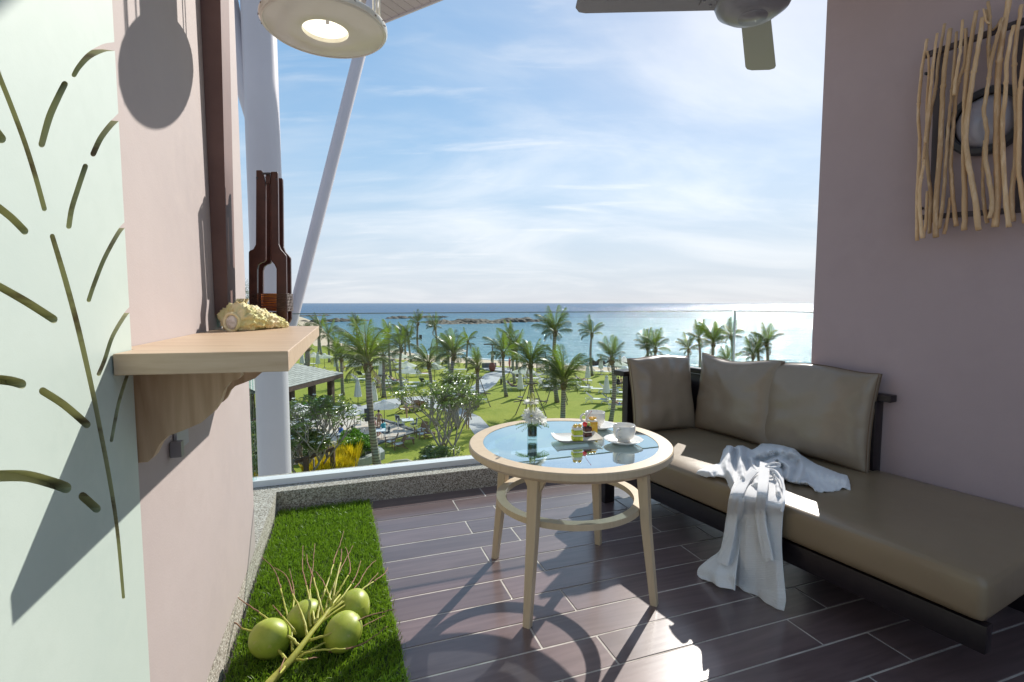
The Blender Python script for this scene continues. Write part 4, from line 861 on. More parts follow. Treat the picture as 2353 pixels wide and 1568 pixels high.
for i, (dr, fo) in enumerate(((.35, .25), (.7, .35), (1.0, .5), (1.35, .6), (1.7, .7), (.15, .15), (.9, .9), (1.2, .3))):
    mb = frond_mesh(i + 1, dr, fo); row = []
    for mm in ('frond', 'frond_y', 'frond_dry'):
        me = mb.mesh('palm_frond'); me.materials.append(M[mm]); me.materials.append(M['rachis']); me.polygons.foreach_set('material_index', mb.mi); me.polygons.foreach_set('use_smooth', [False] * len(me.polygons)); row.append(me)
    FM.append(row)
def palm(bx, by, tx, ty, Lpx, lab, nf=15, seed=0, r0=.13, young=.3):
    r = random.Random(seed * 31 + 5); b = g(bx, by); top = atY(tx, ty, b.y + (tx - bx) * .0)
    root = thing('palm_tree', lab, 'palm tree', b, group='coconut palms in the hotel garden')
    tl = top - b; k = 9; bend = Vector((r.uniform(-.05, .05), 0, 0)) * tl.z; P = [tl * (i / k) + bend * math.sin(math.pi * i / k) for i in range(k + 1)]
    mb = MB(); mb.tube(P, [r0 * (1.75 if i == 0 else 1.38 - .36 * i / k) for i in range(k + 1)], 12); mb.build('trunk', 'bark', root, True)
    Lm = Lpx * b.y / FPX
    mb = MB(); mb.tube([tl - Vector((0, 0, .55)), tl - Vector((0, 0, .2)), tl + Vector((0, 0, .15))], [r0 * 1.1, r0 * 1.7, r0 * .8], 9)
    for i in range(9): a = i * 2.4; mb.tube([tl + Vector((math.cos(a) * r0, math.sin(a) * r0, -.45 + .05 * i)), tl + Vector((math.cos(a) * r0 * 2.3, math.sin(a) * r0 * 2.3, -.15 + .06 * i))], [.05, .02], 4)
    mb.build('leaf_base', 'fibre', root)
    nf = max(8, nf + 1)
    for i in range(nf):
        t = (i + .5) / nf; az = i * 2.39996 + r.uniform(-.3, .3)
        # sea wind pushes the fronds to the left
        wnd = .25 + .35 * ((seed * 5) % 4) / 3; ax, ay = math.cos(az) - wnd, math.sin(az) - .1; az = math.atan2(ay, ax)
        el = rad(86 - (70 + 30 * ((seed * 7) % 5) / 4) * t ** 1.25 + r.uniform(-11, 11)); w_ = .6 + .4 * math.sin(math.pi * min(1, .25 + t)); vi = min(4, int(t * 4.2 + r.random() * 1.6)) if t > .2 else r.choice([5, 0])
        if r.random() < .2: vi = r.choice([6, 7])
        me = FM[vi][1 if (r.random() < young or t < .18) else 0]
        if i == nf - 1 and seed % 5 < 2: me = FM[3][2]; el = rad(-42)
        o = bpy.data.objects.new('frond', me); C.objects.link(o); o.parent = root; s_ = Lm * w_ * r.uniform(.85, 1.1)
        o.matrix_local = Matrix.Translation(tl + Vector((math.cos(az) * .05, math.sin(az) * .05, .05 - .2 * t))) @ Matrix.Rotation(az, 4, 'Z') @ Matrix.Rotation(-el, 4, 'Y') @ Matrix.Rotation(r.uniform(-.5, .5), 4, 'X') @ Matrix.Scale(s_, 4)
    return root
PL = [  # base x,y  crown x,y  frond length px, label, fronds, trunk radius
 (868, 1079, 845, 836, 108, 'nearest big palm, its leaning trunk rising right of the yellow shrubs', 21, .17),
 (925.7, 905, 922, 800, 52, 'palm with a curved foot standing at the path edge behind the parasols', 15, .13),
 (945, 832, 939, 782, 44, 'slim palm just behind the curved foot palm', 12, .14),
 (931, 826, 930, 770, 38, 'half hidden palm between the two parasol palms on the left', 10, .13),
 (964, 829, 960.5, 742, 31, 'tall wind swept palm with a black speaker box on its trunk', 12, .15),
 (1004, 830, 1000, 752, 36, 'tall wind swept palm right of the one with the speaker box', 12, .15),
 (992, 952, 985, 836, 62, 'palm behind the terrace table, crown level with the white parasols', 16, .13),
 (1033, 874, 1029, 808, 46, 'short palm left of the thick crowned palm', 12, .13),
 (1046, 968, 1042, 815, 66, 'thick crowned palm rising behind the flowering frangipani', 18, .14),
 (1071.5, 848.5, 1075, 783, 36, 'thin sparse palm standing alone before the bay', 8, .12),
 (1096, 936, 1097, 843, 48, 'staked palm beside the bend of the pale path', 15, .15),
 (1163.4, 912, 1156, 812, 58, 'dark stemmed palm standing alone on the lawn right of the path', 15, .14),
 (1178, 850, 1171, 775, 40, 'rear palm with upswept fronds behind the dark stemmed palm', 10, .14),
 (1189, 868, 1187, 796, 46, 'twin palm behind the open parasol, right hand trunk', 12, .14),
 (1183, 882, 1181, 806, 38, 'twin palm behind the open parasol, left hand trunk', 10, .13),
 (1220, 957, 1219, 836, 64, 'very bushy palm held by a log frame behind the flower vase', 20, .14),
 (1280, 925, 1275.5, 762, 62, 'tallest palm of all, crown standing above the horizon', 19, .16),
 (1292.5, 986, 1295, 880, 92, 'large green palm in front of the tallest one, right of the vase', 21, .16),
 (1361, 864, 1360, 768, 46, 'lone slender palm against the blue bay right of the tallest one', 11, .13),
 (1402, 976, 1406, 824, 54, 'dark stemmed palm left of the daybed arm', 14, .14),
 (1487.8, 866, 1487.5, 796, 46, 'left palm of the pair above the turned cushion', 13, .15),
 (1507, 869, 1506, 803, 50, 'right palm of the pair above the turned cushion', 13, .15),
 (1583, 851, 1582.5, 803, 40, 'small palm behind the gap between the first two cushions', 11, .15),
 (1608, 853, 1606, 779, 44, 'thin palm just left of the railing corner', 11, .15),
 (1641, 872, 1639, 790, 56, 'broad palm left of the railing corner post', 15, .16),
 (1673, 882, 1671, 830, 40, 'low young yellow green palm at the railing corner post', 12, .12),
 (1681, 866, 1680, 772, 44, 'tall palm seen right behind the railing corner post', 11, .15),
 (1731, 872, 1730.5, 818, 44, 'low dark palm right of the railing corner post', 11, .13),
 (1742, 868, 1741.5, 803, 42, 'middle palm of the group right of the railing corner', 12, .15),
 (1762, 870, 1761.5, 790, 46, 'rightmost palm, nearest the mauve wall', 13, .16),
 (739, 816, 736, 752, 38, 'far left tall palm above the shelf end', 12, .16),
 (757, 833, 754.4, 770, 38, 'palm next to the far left tall palm', 13, .15),
 (788, 909, 784, 822, 52, 'palm right of the pavilion roof corner', 15, .14),
 (778, 858, 772, 796, 38, 'thin dark palm behind the pavilion palm', 10, .12),
 (827, 838, 819, 750, 32, 'tall swept palm rising behind the nearest big palm', 12, .15),
 (881, 914, 880.5, 818, 50, 'staked palm just right of the nearest big palm', 13, .14),
 (732, 814, 731, 772, 30, 'slim palm at the left edge of the beach', 10, .14),
 (899, 872, 893, 770, 38, 'dark trunked palm with a log frame left of the parasols', 11, .13),
 (703, 846, 706, 800, 34, 'thick trunked palm partly hidden by the shelf', 10, .34)]
for i, (a, b, c, d, l_, lab, nf, r0) in enumerate(PL): palm(a, b, c, d, l_, lab, nf, i + 1, r0, .6 if 'yellow green' in lab else .15)
# speakers on two palms
for (x, y, bx, by, sz, lab) in ((*V(2, 795, 720), 964, 829, (.42, .35, .75), 'black speaker box on the trunk of a tall beach palm'), (*V(3, 1830, 1010), 868, 1079, (.26, .24, .75), 'black speaker box on the leaning trunk of the nearest palm')):
    p = atY(x, y, g(bx, by).y - .25); mb = MB(); mb.box((0, 0, 0), sz, rz=.4, bev=.03); o = mb.build('speaker_box', 'dark', smooth='auto'); o.location = p; tag(o, lab, 'speaker')
# log frames holding palms
def frame(bx, by, h, rr, lab, seed=0):
    b = g(bx, by); root = thing('palm_support', lab, 'tree support', b, seed * 1.1, group='log frames propping the young palms')
    for k in range(4):
        a = k * math.pi / 2 + .5; mb = MB(); mb.tube([(math.cos(a) * rr, math.sin(a) * rr, 0), (math.cos(a) * .22, math.sin(a) * .22, h)], [.05, .04], 6); mb.build('prop', 'stake', root)
    for z, q in ((h * .97, .55), (h * .45, rr * .95)):
        for k in range(4):
            a = k * math.pi / 2; d = Vector((math.cos(a), math.sin(a), 0)); n = Vector((-d.y, d.x, 0)); c_ = d * q * .45 + Vector((0, 0, z + .07 * (k % 2))); mb = MB(); mb.tube([c_ - n * q, c_ + n * q], .045, 6); mb.build('crossbar', 'stake', root)
for i, (x, y, h, rr, lab) in enumerate(((881, 914, 2.4, 1.2, 'log frame round the palm right of the leaning trunk'), (1096, 936, 2.9, 1.3, 'log frame round the staked palm by the path bend'), (1220, 957, 3.0, 1.5, 'log frame round the bushy palm behind the flower vase'), (1280, 925, 3.0, 1.5, 'log frame round the tallest palm'), (1046, 966, 3.2, 1.4, 'log frame round the thick crowned palm'), (1189, 868, 2.8, 1.4, 'log frame at the foot of the twin palms'), (899, 872, 2.6, 1.3, 'log frame round the dark trunk left of the parasols'))): frame(x, y, h, rr, lab, i)

# ------------------------------------------------------------------ parasols
def parasol_open(seed):
    root = thing('parasol', '', 'parasol'); mb = MB(); mb.tube([(0, 0, 0), (0, 0, 2.45)], .03, 8); mb.build('pole', 'pole', root, True)
    n = 8; G = []; R_ = [(.0, 2.50), (.22, 2.42), (.7, 2.22), (1.45, 1.92)]
    mb = MB(); T = Vector((0, 0, 2.40)); ring = [[Vector((math.cos(2 * math.pi * i / 16) * r * (1 if i % 2 == 0 else .955), math.sin(2 * math.pi * i / 16) * r * (1 if i % 2 == 0 else .955), z - (0 if i % 2 == 0 else .03 * r))) for i in range(16)] for r, z in ((.14, 2.40), (.7, 2.19), (1.5, 1.90), (1.5, 1.80))]
    mb.grid(ring, True); mb.build('canopy', 'canvas', root)
    mb = MB(); mb.grid([[Vector((math.cos(2 * math.pi * i / 16) * r, math.sin(2 * math.pi * i / 16) * r, z)) for i in range(16)] for r, z in ((.001, 2.56), (.16, 2.52), (.30, 2.41), (.31, 2.37))], True); mb.build('vent_cap', 'canvas', root)
    for i in range(8): a = 2 * math.pi * i / 8; mb = MB(); mb.tube([(math.cos(a) * .06, math.sin(a) * .06, 2.36), (math.cos(a) * 1.47, math.sin(a) * 1.47, 1.88)], .012, 4); mb.build('rib', 'pole', root)
    mb = MB(); mb.lathe([(.0001, 0), (.28, 0), (.28, .06), (.05, .09), (.05, .3)], 16); mb.build('foot', 'kerbg', root); return root
def parasol_shut():
    root = thing('furled_parasol', '', 'parasol'); mb = MB(); mb.tube([(0, 0, 0), (0, 0, 2.65)], .03, 8); mb.build('pole', 'pole', root, True)
    G = []
    for r, z in ((.30, .88), (.29, .95), (.26, 1.3), (.20, 1.8), (.13, 2.3), (.10, 2.42), (.17, 2.40), (.12, 2.5), (.02, 2.62)):
        G.append([Vector((math.cos(2 * math.pi * i / 24) * r * (1 + .22 * (i % 3 == 0) - .12 * (i % 3 == 1)), math.sin(2 * math.pi * i / 24) * r * (1 + .22 * (i % 3 == 0) - .12 * (i % 3 == 1)), z)) for i in range(24)])
    mb = MB(); mb.grid(G, True); mb.build('furled_canopy', 'canvas_g', root, True)
    mb = MB(); mb.lathe([(.0001, 0), (.28, 0), (.28, .06), (.05, .09)], 16); mb.build('foot', 'kerbg', root); return root
po = parasol_open(0); ps = parasol_shut(); first = {id(po): True, id(ps): True}
def put(proto, loc, rz, lab, scale=1, group=None, tilt=0):
    o = proto if first.pop(id(proto), None) else copy_tree(proto)
    o.location = loc; o.rotation_euler = (tilt, 0, rz); o.scale = (scale,) * 3; o['label'] = lab
    if group: o['group'] = group
    elif 'group' in o: del o['group']
    return o
OP = [(721.6, 843, .9, 'white parasol just right of the shelf end, leftmost on the lawn'), (746, 846, .9, 'white parasol second from the left on the lawn'), (790, 853, .95, 'white parasol behind the drooping left fronds of the nearest palm'),
      (818, 869, .92, 'white parasol directly left of the nearest palm trunk'), (866, 867, .98, 'white parasol directly right of the nearest palm crown'), (934, 873, .97, 'rear of two overlapping white parasols by the curved foot palm'),
      (938, 887, .95, 'front of two overlapping white parasols by the curved foot palm'), (921, 847, .95, 'white parasol behind the overlapping pair, at the lawn edge'), (998.5, 876, .95, 'white parasol right of the overlapping pair above the frangipani'),
      (900, 830, 1.1, 'white parasol on the sand left of the tall speaker palm'), (958, 850, 1.0, 'white parasol half hidden below the tall speaker palm'), (889, 842, 1.0, 'white parasol at the sand edge behind the dark trunk'),
      (1053, 832, 1.0, 'upper pale parasol on the sand before the bay'), (1045, 840, 1.0, 'lower pale parasol on the sand before the bay'), (1203, 889, .95, 'white parasol tilted beside the twin palms'),
      (883.5, 976, .82, 'large white parasol over the couple at the terrace table'), (815, 990, .82, 'white parasol left of the leaning trunk on the terrace'), (687, 988, .84, 'white parasol next to the steel column on the terrace'),
      (697, 1025, .85, 'white parasol hidden among the left frangipani branches'), (1416, 872, 1.05, 'wide white parasol left of the daybed arm, rear one'), (1434, 893, 1.05, 'wide white parasol left of the daybed arm, front one'),
      (1433, 856, .9, 'white parasol at the surf above the wide pair'), (1828, 872, .78, 'white parasol above the right cushion near the mauve wall'), (1482, 862, .85, 'white parasol just above the turned cushion')]
for i, (x, y, s_, lab) in enumerate(OP): put(po, g(x, y), i * .7, lab, s_, 'open white parasols')
SH = [(730.8, 850, 'furled parasol left of the open parasols by the shelf end'), (695, 849, 'furled parasol directly below the shelf corner'), (772.9, 857, 'furled parasol beside the thin dark palm'), (875.5, 879, 'furled parasol right of the nearest palm trunk on the far lawn'),
      (823, 933, 'left of the two furled parasols behind the terrace'), (859.6, 943, 'right of the two furled parasols behind the terrace'), (1006.8, 850, 'furled parasol at the foot of the tall palms near the sand'), (1204.9, 868, 'furled parasol behind the tilted white parasol'),
      (1195.3, 913, 'furled parasol standing in front of the tilted white parasol'), (1257.3, 878, 'left furled parasol of the pair left of the large palm crown'), (1268.7, 885, 'right furled parasol of the pair left of the large palm crown'),
      (1380.5, 862, 'furled parasol at the far lawn edge by the boulders'), (1424, 860, 'furled parasol beside the surf boulders'), (1350.2, 886, 'furled parasol between the large palm and the dark stemmed palm'), (1393, 923, 'tall furled parasol left of the dark stemmed palm by the daybed')]
for i, (x, y, lab) in enumerate(SH): put(ps, g(x, y), i * .5, lab, 1.04, 'furled parasols on the lawn')

# ------------------------------------------------------------------ loungers
def lounger(flat=False):
    root = thing('sun_lounger', '', 'sun lounger'); bx = .62
    for sg in (-1, 1):
        mb = MB(); mb.tube([(.70, sg * .31, .36), (bx - 1.25, sg * .31, .36)] if False else [(-.95, sg * .32, .36), (.95, sg * .32, .36)], .018, 6); mb.build('side_rail', 'wpole', root)
        for x0, x1 in ((-.62, -.98), (-.62, -.30), (.72, .45), (.72, .98)): mb = MB(); mb.tube([(x0, sg * .32, .36), ((x0 + x1) / 2, sg * .33, .22), (x1, sg * .33, 0)], .017, 6); mb.build('leg', 'wpole', root)
    for x in (-.95, .95): mb = MB(); mb.tube([(x, -.32, .36), (x, .32, .36)], .018, 6); mb.build('cross_rail', 'wpole', root)
    mb = MB(); mb.box((.34, 0, .372), (1.2, .58, .012)); mb.build('seat_sling', 'sling_l', root)  # seat kept pale, its sunlit look put into the colour
    a = rad(2 if flat else 40); T = Matrix.Translation((-.27, 0, .375)) @ Matrix.Rotation(a, 4, 'Y')
    mb = MB(); mb.box((0, 0, 0), (.80, .60, .014), mtx=T @ Matrix.Translation((-.41, 0, 0))); mb.build('back_sling', 'sling_l' if flat else 'sling', root)  # raised back darkened in colour for its shaded side; flat one stays pale
    mb = MB()
    P = [T @ Vector(p) for p in ((0, -.3, 0), (-.82, -.3, 0), (-.84, 0, .0), (-.82, .3, 0), (0, .3, 0))]; mb.tube(P, .016, 6); mb.build('back_frame', 'wpole', root)
    return root
lu = lounger(); lf = lounger(True); first[id(lu)] = True; first[id(lf)] = True
LG = [(7, 800, 845, -12, 'grey lounger left of a near touching pair by the furled parasol'), (7, 1015, 880, -10, 'grey lounger right of a near touching pair by the furled parasol'), (7, 1070, 1105, -12, 'lone nearest lounger left of the dark stemmed palm by the daybed'),
      (7, 1400, 1120, -10, 'lounger crossing behind the dark stemmed palm by the daybed'), (7, 1330, 900, -15, 'lounger behind the tall furled parasol'), (7, 1600, 960, -14, 'lounger with a towel on its back near the daybed arm'), (7, 1570, 1230, -5, 'lounger with a sunbather nearest the daybed arm'),
      (7, 60, 800, -12, 'lounger left of the log frame of the tallest palm'), (7, 190, 790, -10, 'lounger behind the log frame of the tallest palm'), (7, 570, 735, -6, 'lounger draped in dark blue and bright towels'), (7, 800, 700, -6, 'lounger left of the short furled parasol'),
      (7, 1640, 760, -12, 'lounger with a seated couple by the daybed arm'), (7, 1090, 500, -14, 'left lounger at the far lawn edge by the boulders'), (7, 1260, 510, -14, 'right lounger at the far lawn edge by the boulders'),
      (8, 960, 790, -12, 'lounger with a reader stretched out, right of the dark stemmed palm'), (8, 1740, 780, -12, 'lounger between the vase loops and the tallest palm frame'), (8, 1650, 600, -14, 'second row lounger behind the vase'), (8, 1560, 480, -10, 'dark backed lounger in front of the slatted screen'),
      (8, 1720, 490, -10, 'dark lounger right of the one before the slatted screen'), (8, 1330, 570, -8, 'lounger behind the bushy palm trunk'), (8, 1050, 570, -8, 'lounger under the tilted white parasol'), (3, 1660, 270, -4, 'blue towelled lounger behind the nearest palm trunk'),
      (3, 2180, 370, -10, 'lounger just right of the nearest palm trunk'), (3, 2280, 300, -8, 'lounger behind the log framed palm on the left'), (3, 1720, 175, 80, 'upright dark lounger facing the sea behind the nearest palm crown'), (4, 250, 320, -6, 'lounger with a purple towel and a sunbather'),
      (4, 500, 440, 4, 'long pale lounger behind the curved foot palm'), (4, 570, 350, 5, 'lounger with a dark bag behind the curved foot palm'), (4, 890, 340, 75, 'upright dark lounger right of the curved foot palm'), (4, 620, 150, -6, 'lounger under the front overlapping parasol'),
      (4, 860, 150, -8, 'lounger with a red striped towel'), (2, 290, 1350, -8, 'dark lounger behind the overlapping parasols'), (2, 1410, 1370, 70, 'upright dark lounger by the thick crowned palm'), (2, 1260, 1320, -5, 'small lounger near the sand left of the upright one'),
      (1, 560, 1370, -10, 'blue towelled lounger below the shelf corner'), (1, 1450, 1290, -8, 'lounger under the drooping fronds of the nearest palm'), (8, 1240, 1120, -8, None)]
for i, (k, x, y, a, lab) in enumerate(LG):
    if lab: put(lu, g(*V(k, x, y)), rad(a), lab, 1.12, 'loungers on the lawn')
put(lf, g(*V(4, 2060, 745)), rad(8), 'flat white lounger beneath the log framed palm by the path', 1.05, 'loungers on the lawn'); put(lf, g(*V(2, 1680, 1500)), rad(6), 'flat white lounger right of the thick crowned palm', 1.05, 'loungers on the lawn')
def towel(k, x, y, m_, lab, rz=0, z=.40, d=(.9, .6, .03)):
    mb = MB(); G = [[Vector((d[0] * (i / 8 - .5), d[1] * (j / 6 - .5), .03 * fnoise(i * .6, j * .6, x) - .05 * (abs(j - 3) > 2))) for j in range(7)] for i in range(9)]; mb.grid(G); o = mb.build('towel', m_, smooth=True); o.location = g(*V(k, x, y)) + Vector((0, 0, z)); o.rotation_euler = (0, 0, rz); so_ = o.modifiers.new('s', 'SOLIDIFY'); so_.thickness = .02; tag(o, lab, 'towel')
towel(7, 600, 720, 'blue', 'bright blue towel on the lounger by the short furled parasol'); towel(4, 260, 290, 'purple', 'purple towel hanging from a lounger behind the parasol pole'); towel(7, 1610, 1200, 'blue_towel', 'blue towel on the lounger nearest the daybed arm', z=.42, d=(.5, .6, .03))
towel(4, 890, 130, 'pink_dress', 'red striped towel on a lounger behind the frangipani'); towel(7, 1540, 900, 'towel', 'pale towel over a lounger back near the daybed arm', z=.62, d=(.4, .6, .03)); towel(8, 1180, 760, 'towel', 'pale towel on the foot of the reader lounger', z=.42)
# ------------------------------------------------------------------ terrace furniture
def dchair():
    r = thing('terrace_chair', '', 'chair'); mb = MB(); mb.box((0, 0, .44), (.46, .46, .03)); mb.build('seat', 'sling', r)
    mb = MB(); mb.box((0, 0, 0), (.44, .02, .42), mtx=Matrix.Translation((0, .25, .68)) @ Matrix.Rotation(rad(-10), 4, 'X')); mb.build('backrest', 'sling', r)
    for sx in (-1, 1):
        mb = MB(); mb.tube([(sx * .25, .27, 0), (sx * .25, .22, .45), (sx * .25, .31, .92)], .017, 6); mb.build('leg', 'wpole', r)
        mb = MB(); mb.tube([(sx * .25, -.25, 0), (sx * .25, -.23, .62), (sx * .25, .25, .64)], .017, 6); mb.build('leg', 'wpole', r)
    mb = MB(); mb.tube([(-.25, .31, .92), (.25, .31, .92)], .016, 6); mb.build('top_rail', 'wpole', r); return r
def dtable():
    r = thing('terrace_table', '', 'table'); mb = MB(); mb.box((0, 0, .735), (.95, .95, .03)); mb.build('top', 'wpole', r)
    for sx in (-1, 1):
        for sy in (-1, 1): mb = MB(); mb.box((sx * .43, sy * .43, .36), (.06, .06, .72)); mb.build('leg', 'wpole', r)
    mb = MB(); mb.prism([(.1, .1, .752), (.2, .1, .752), (.2, .13, .752), (.1, .13, .752)], (0, 0, .2)); mb.build('menu_card', 'white_shirt', r); return r
def achair():
    r = thing('low_armchair', '', 'chair')
    mb = MB(); T = Matrix.Translation((0, 0, .36)) @ Matrix.Rotation(rad(12), 4, 'X'); mb.box((0, 0, 0), (.58, .58, .03), mtx=T); mb.build('seat', 'sling_l', r)
    for k in range(5): mb = MB(); mb.box((0, 0, 0), (.105, .025, .66), mtx=Matrix.Translation(((k - 2) * .118, .40, .60)) @ Matrix.Rotation(rad(-26), 4, 'X')); mb.build('back_slat', 'teak', r)
    for sx in (-1, 1):
        mb = MB(); mb.box((sx * .36, -.02, .56), (.08, .78, .03)); mb.build('armrest', 'teak', r); mb = MB(); mb.box((sx * .34, -.33, .275), (.05, .05, .55)); mb.build('leg', 'teak', r)
        mb = MB(); mb.tube([(sx * .30, -.30, .40), (sx * .30, .62, 0)], .035, 4); mb.build('leg', 'teak', r)
    return r
def ltable():
    r = thing('low_table', '', 'table'); mb = MB(); mb.box((0, 0, .40), (.85, .6, .04)); mb.build('top', 'teak', r)
    for sx in (-1, 1):
        for sy in (-1, 1): mb = MB(); mb.box((sx * .36, sy * .24, .19), (.06, .06, .38)); mb.build('leg', 'teak', r)
    mb = MB(); mb.box((.1, .1, .50), (.10, .02, .16)); mb.build('menu_card', 'white_shirt', r); return r
dc, dt, ac, lt = dchair(), dtable(), achair(), ltable()
for q in (dc, dt, ac, lt): first[id(q)] = True
GC, GA_ = 'white framed terrace chairs', 'wooden low armchairs on the lawn'
put(dt, g(*V(4, 510, 1310)), rad(18), 'white square table with a menu card at the terrace corner', .95); put(dt, g(*V(3, 2110, 1560)), rad(15), 'white table where the couple sit behind the leaning trunk', .95); put(dt, g(*V(5, 1130, 330)), rad(20), 'white table among the frangipani branches', .95)
for k, x, y, a, lab in ((4, 330, 1240, 150, 'terrace chair behind the corner table'), (4, 370, 1350, 95, 'terrace chair left of the corner table'), (4, 640, 1330, -70, 'striped terrace chair right of the corner table'), (3, 1870, 1600, 100, 'empty terrace chair left of the leaning trunk'), (3, 2260, 1540, -60, 'terrace chair holding the man in the teal shirt'),
                        (5, 1320, 370, -50, 'terrace chair holding the person in olive'), (5, 1040, 330, 110, 'terrace chair holding the person in blue'), (3, 1760, 1200, 20, 'terrace chair under the left terrace parasol')): put(dc, g(*V(k, x, y)), rad(a), lab, .98, GC)
for k, x, y, a, lab in ((4, 690, 860, 200, 'grey brown armchair beyond the terrace, left of two facing ones'), (4, 850, 880, 175, 'brown armchair beyond the terrace, right of two facing ones'), (4, 400, 960, 120, 'brown armchair seen from behind next to the woman in teal'), (5, 1990, 400, -75, 'rear wooden armchair right of the leaning trunk'), (5, 2130, 450, -62, 'front wooden armchair right of the leaning trunk'),
                        (4, 800, 1440, -30, 'rear wooden armchair at the frangipani foot'), (4, 830, 1530, -60, 'front wooden armchair at the frangipani foot')): put(ac, g(*V(k, x, y)), rad(a), lab, 1.0, GA_)
put(lt, g(*V(4, 650, 930)), rad(12), 'low wooden table between the two facing brown armchairs', 1.1); put(lt, g(*V(5, 2320, 360)), rad(20), 'low wooden table beside the front armchair on the near lawn', 1.0); put(lt, g(*V(4, 1000, 1530)), rad(10), 'low table half hidden by the frangipani', 1.0)
# path lights
def plight(): r = thing('path_light', '', 'bollard light'); mb = MB(); mb.box((0, 0, .32), (.2, .2, .64)); mb.build('body', 'pole', r); mb = MB(); mb.box((0, 0, .76), (.17, .17, .22)); mb.build('lens', 'sling_l', r); mb = MB(); mb.box((0, 0, .9), (.22, .22, .05)); mb.build('cap', 'kerbg', r); return r
plt = plight(); first[id(plt)] = True
put(plt, g(924.7, 930), 0, 'bollard light at the path edge above the terrace', 1.3, 'bollard lights by the path'); put(plt, g(1151.5, 884), 0, 'bollard light on the lawn right of the path', 1.1, 'bollard lights by the path')
# railing and posts by the planter
for i, (x, y0, y1, lab) in enumerate(((705, 1118, 1050, 'dark brown post at the lower left of the planter'), (766, 1096, 1033, 'dark brown post among the yellow shrubs'))):
    b = g(x, y1 + 75); hh = atY(x, y1, b.y).z - GZ; mb = MB(); mb.box((0, 0, hh / 2), (.22, .22, hh)); o = mb.build('garden_post', 'brownwood'); o.location = b; tag(o, lab, 'post')
a0 = atY(678, 1062, g(705, 1125).y); a1 = atY(768, 1030, g(766, 1108).y); mb = MB(); mb.tube([a0, a1], .13, 4); tag(mb.build('garden_beam', 'brownwood'), 'dark brown beam joining the posts over the yellow shrubs', 'beam')
rl = g(853, 1066); rr_ = thing('garden_handrail', 'small pale metal handrail left of the leaning palm trunk', 'handrail', rl); mb = MB(); mb.tube([(-.45, .4, 0), (-.45, .4, .85), (.55, 0, .95), (.55, 0, 0)], .03, 8); mb.build('rail', 'wpole', rr_, True)
# pavilion
pv = g(700, 962); pr = thing('pavilion', 'open garden pavilion with a pale shingled hip roof behind the steel column', 'pavilion', pv)
zE = GZ + 3.0; zR = GZ + 4.7; c1_ = onz(789, 858.5, zE); c0_ = onz(600, 906, zE); d = (c1_ - c0_).normalized(); nb = Vector((-d.y, d.x, 0)); dep = 8.5; r1 = onz(750, 846, zR); r0_ = onz(682, 842.5, zR) - d * 6
r1 = c1_ - d * 4.2 + nb * dep / 2; r1.z = zR; r0_ = c0_ + nb * dep / 2; r0_.z = zR; c2_ = c1_ + nb * dep; c3_ = c0_ + nb * dep
mb = MB(); mb.add([c0_, c1_, c2_, c3_, r0_, r1], [(0, 1, 5, 4), (1, 2, 5), (2, 3, 4, 5), (3, 2, 1, 0)]); roof = bch(mb, 'roof', 'shingle', pr)
inv = Matrix.Translation(-pv); sm = {}
nr_ = 15; up = (r0_ - c0_); cnt = 0
for i in range(nr_):
    t0, t1 = i / nr_, (i + 1) / nr_; a = c0_ + up * t0; xmax = (c1_ - c0_).length - 4.2 * t0; x = .0 if i % 2 else -.45
    nrm = up.cross(d).normalized(); nrm = -nrm if nrm.z < 0 else nrm
    while x < xmax - .2 and cnt < 300:
        w_ = min(.86, xmax - x)
        if x > 3.0:
            mb = MB(); p = a + d * x - pv; e = d * w_; u_ = up * (t1 - t0) * 1.0
            mb.add([p + nrm * .035, p + e + nrm * .035, p + e + u_ + nrm * .006, p + u_ + nrm * .006, p + nrm * .002, p + e + nrm * .002], [(0, 1, 2, 3), (4, 5, 1, 0), (0, 3, 4), (1, 5, 2)]); o = mb.build('shingle', 'shingle', roof); cnt += 1
        x += .9
mb = MB(); mb.prism([c0_ - Vector((0, 0, .02)), c1_ - Vector((0, 0, .02)), c1_ - Vector((0, 0, .42)), c0_ - Vector((0, 0, .42))], nb * .12); mb.prism([c1_ + nb * .13 - Vector((0, 0, .02)), c2_ - Vector((0, 0, .02)), c2_ - Vector((0, 0, .42)), c1_ + nb * .13 - Vector((0, 0, .42))], -d * .12); bch(mb, 'eaves_board', 'brownwood', pr)
for i in range(5):
    q = c1_ - d * (1.0 + i * 3.1) + nb * .8; mb = MB(); mb.box((q.x, q.y, GZ + 1.45), (.5, .5, 2.9), rz=math.atan2(d.y, d.x)); bch(mb, 'pillar', 'brownwood', pr)
    q = q + nb * 6.6; mb = MB(); mb.box((q.x, q.y, GZ + 1.45), (.5, .5, 2.9), rz=math.atan2(d.y, d.x)); bch(mb, 'pillar', 'brownwood', pr)
mb = MB(); q0 = c1_ - d * 1.2 + nb * .9; q1 = c0_ + nb * .9; mb.prism([Vector((q0.x, q0.y, GZ)), Vector((q1.x, q1.y, GZ)), Vector((q1.x, q1.y, GZ + .8)), Vector((q0.x, q0.y, GZ + .8))], nb * .15); bch(mb, 'low_wall', 'creamwall', pr)
mb = MB(); mb.prism([Vector((q0.x, q0.y, GZ + .80)), Vector((q1.x, q1.y, GZ + .80)), Vector((q1.x, q1.y, GZ + .92)), Vector((q0.x, q0.y, GZ + .92))], nb * .3); bch(mb, 'coping', 'brownwood', pr)
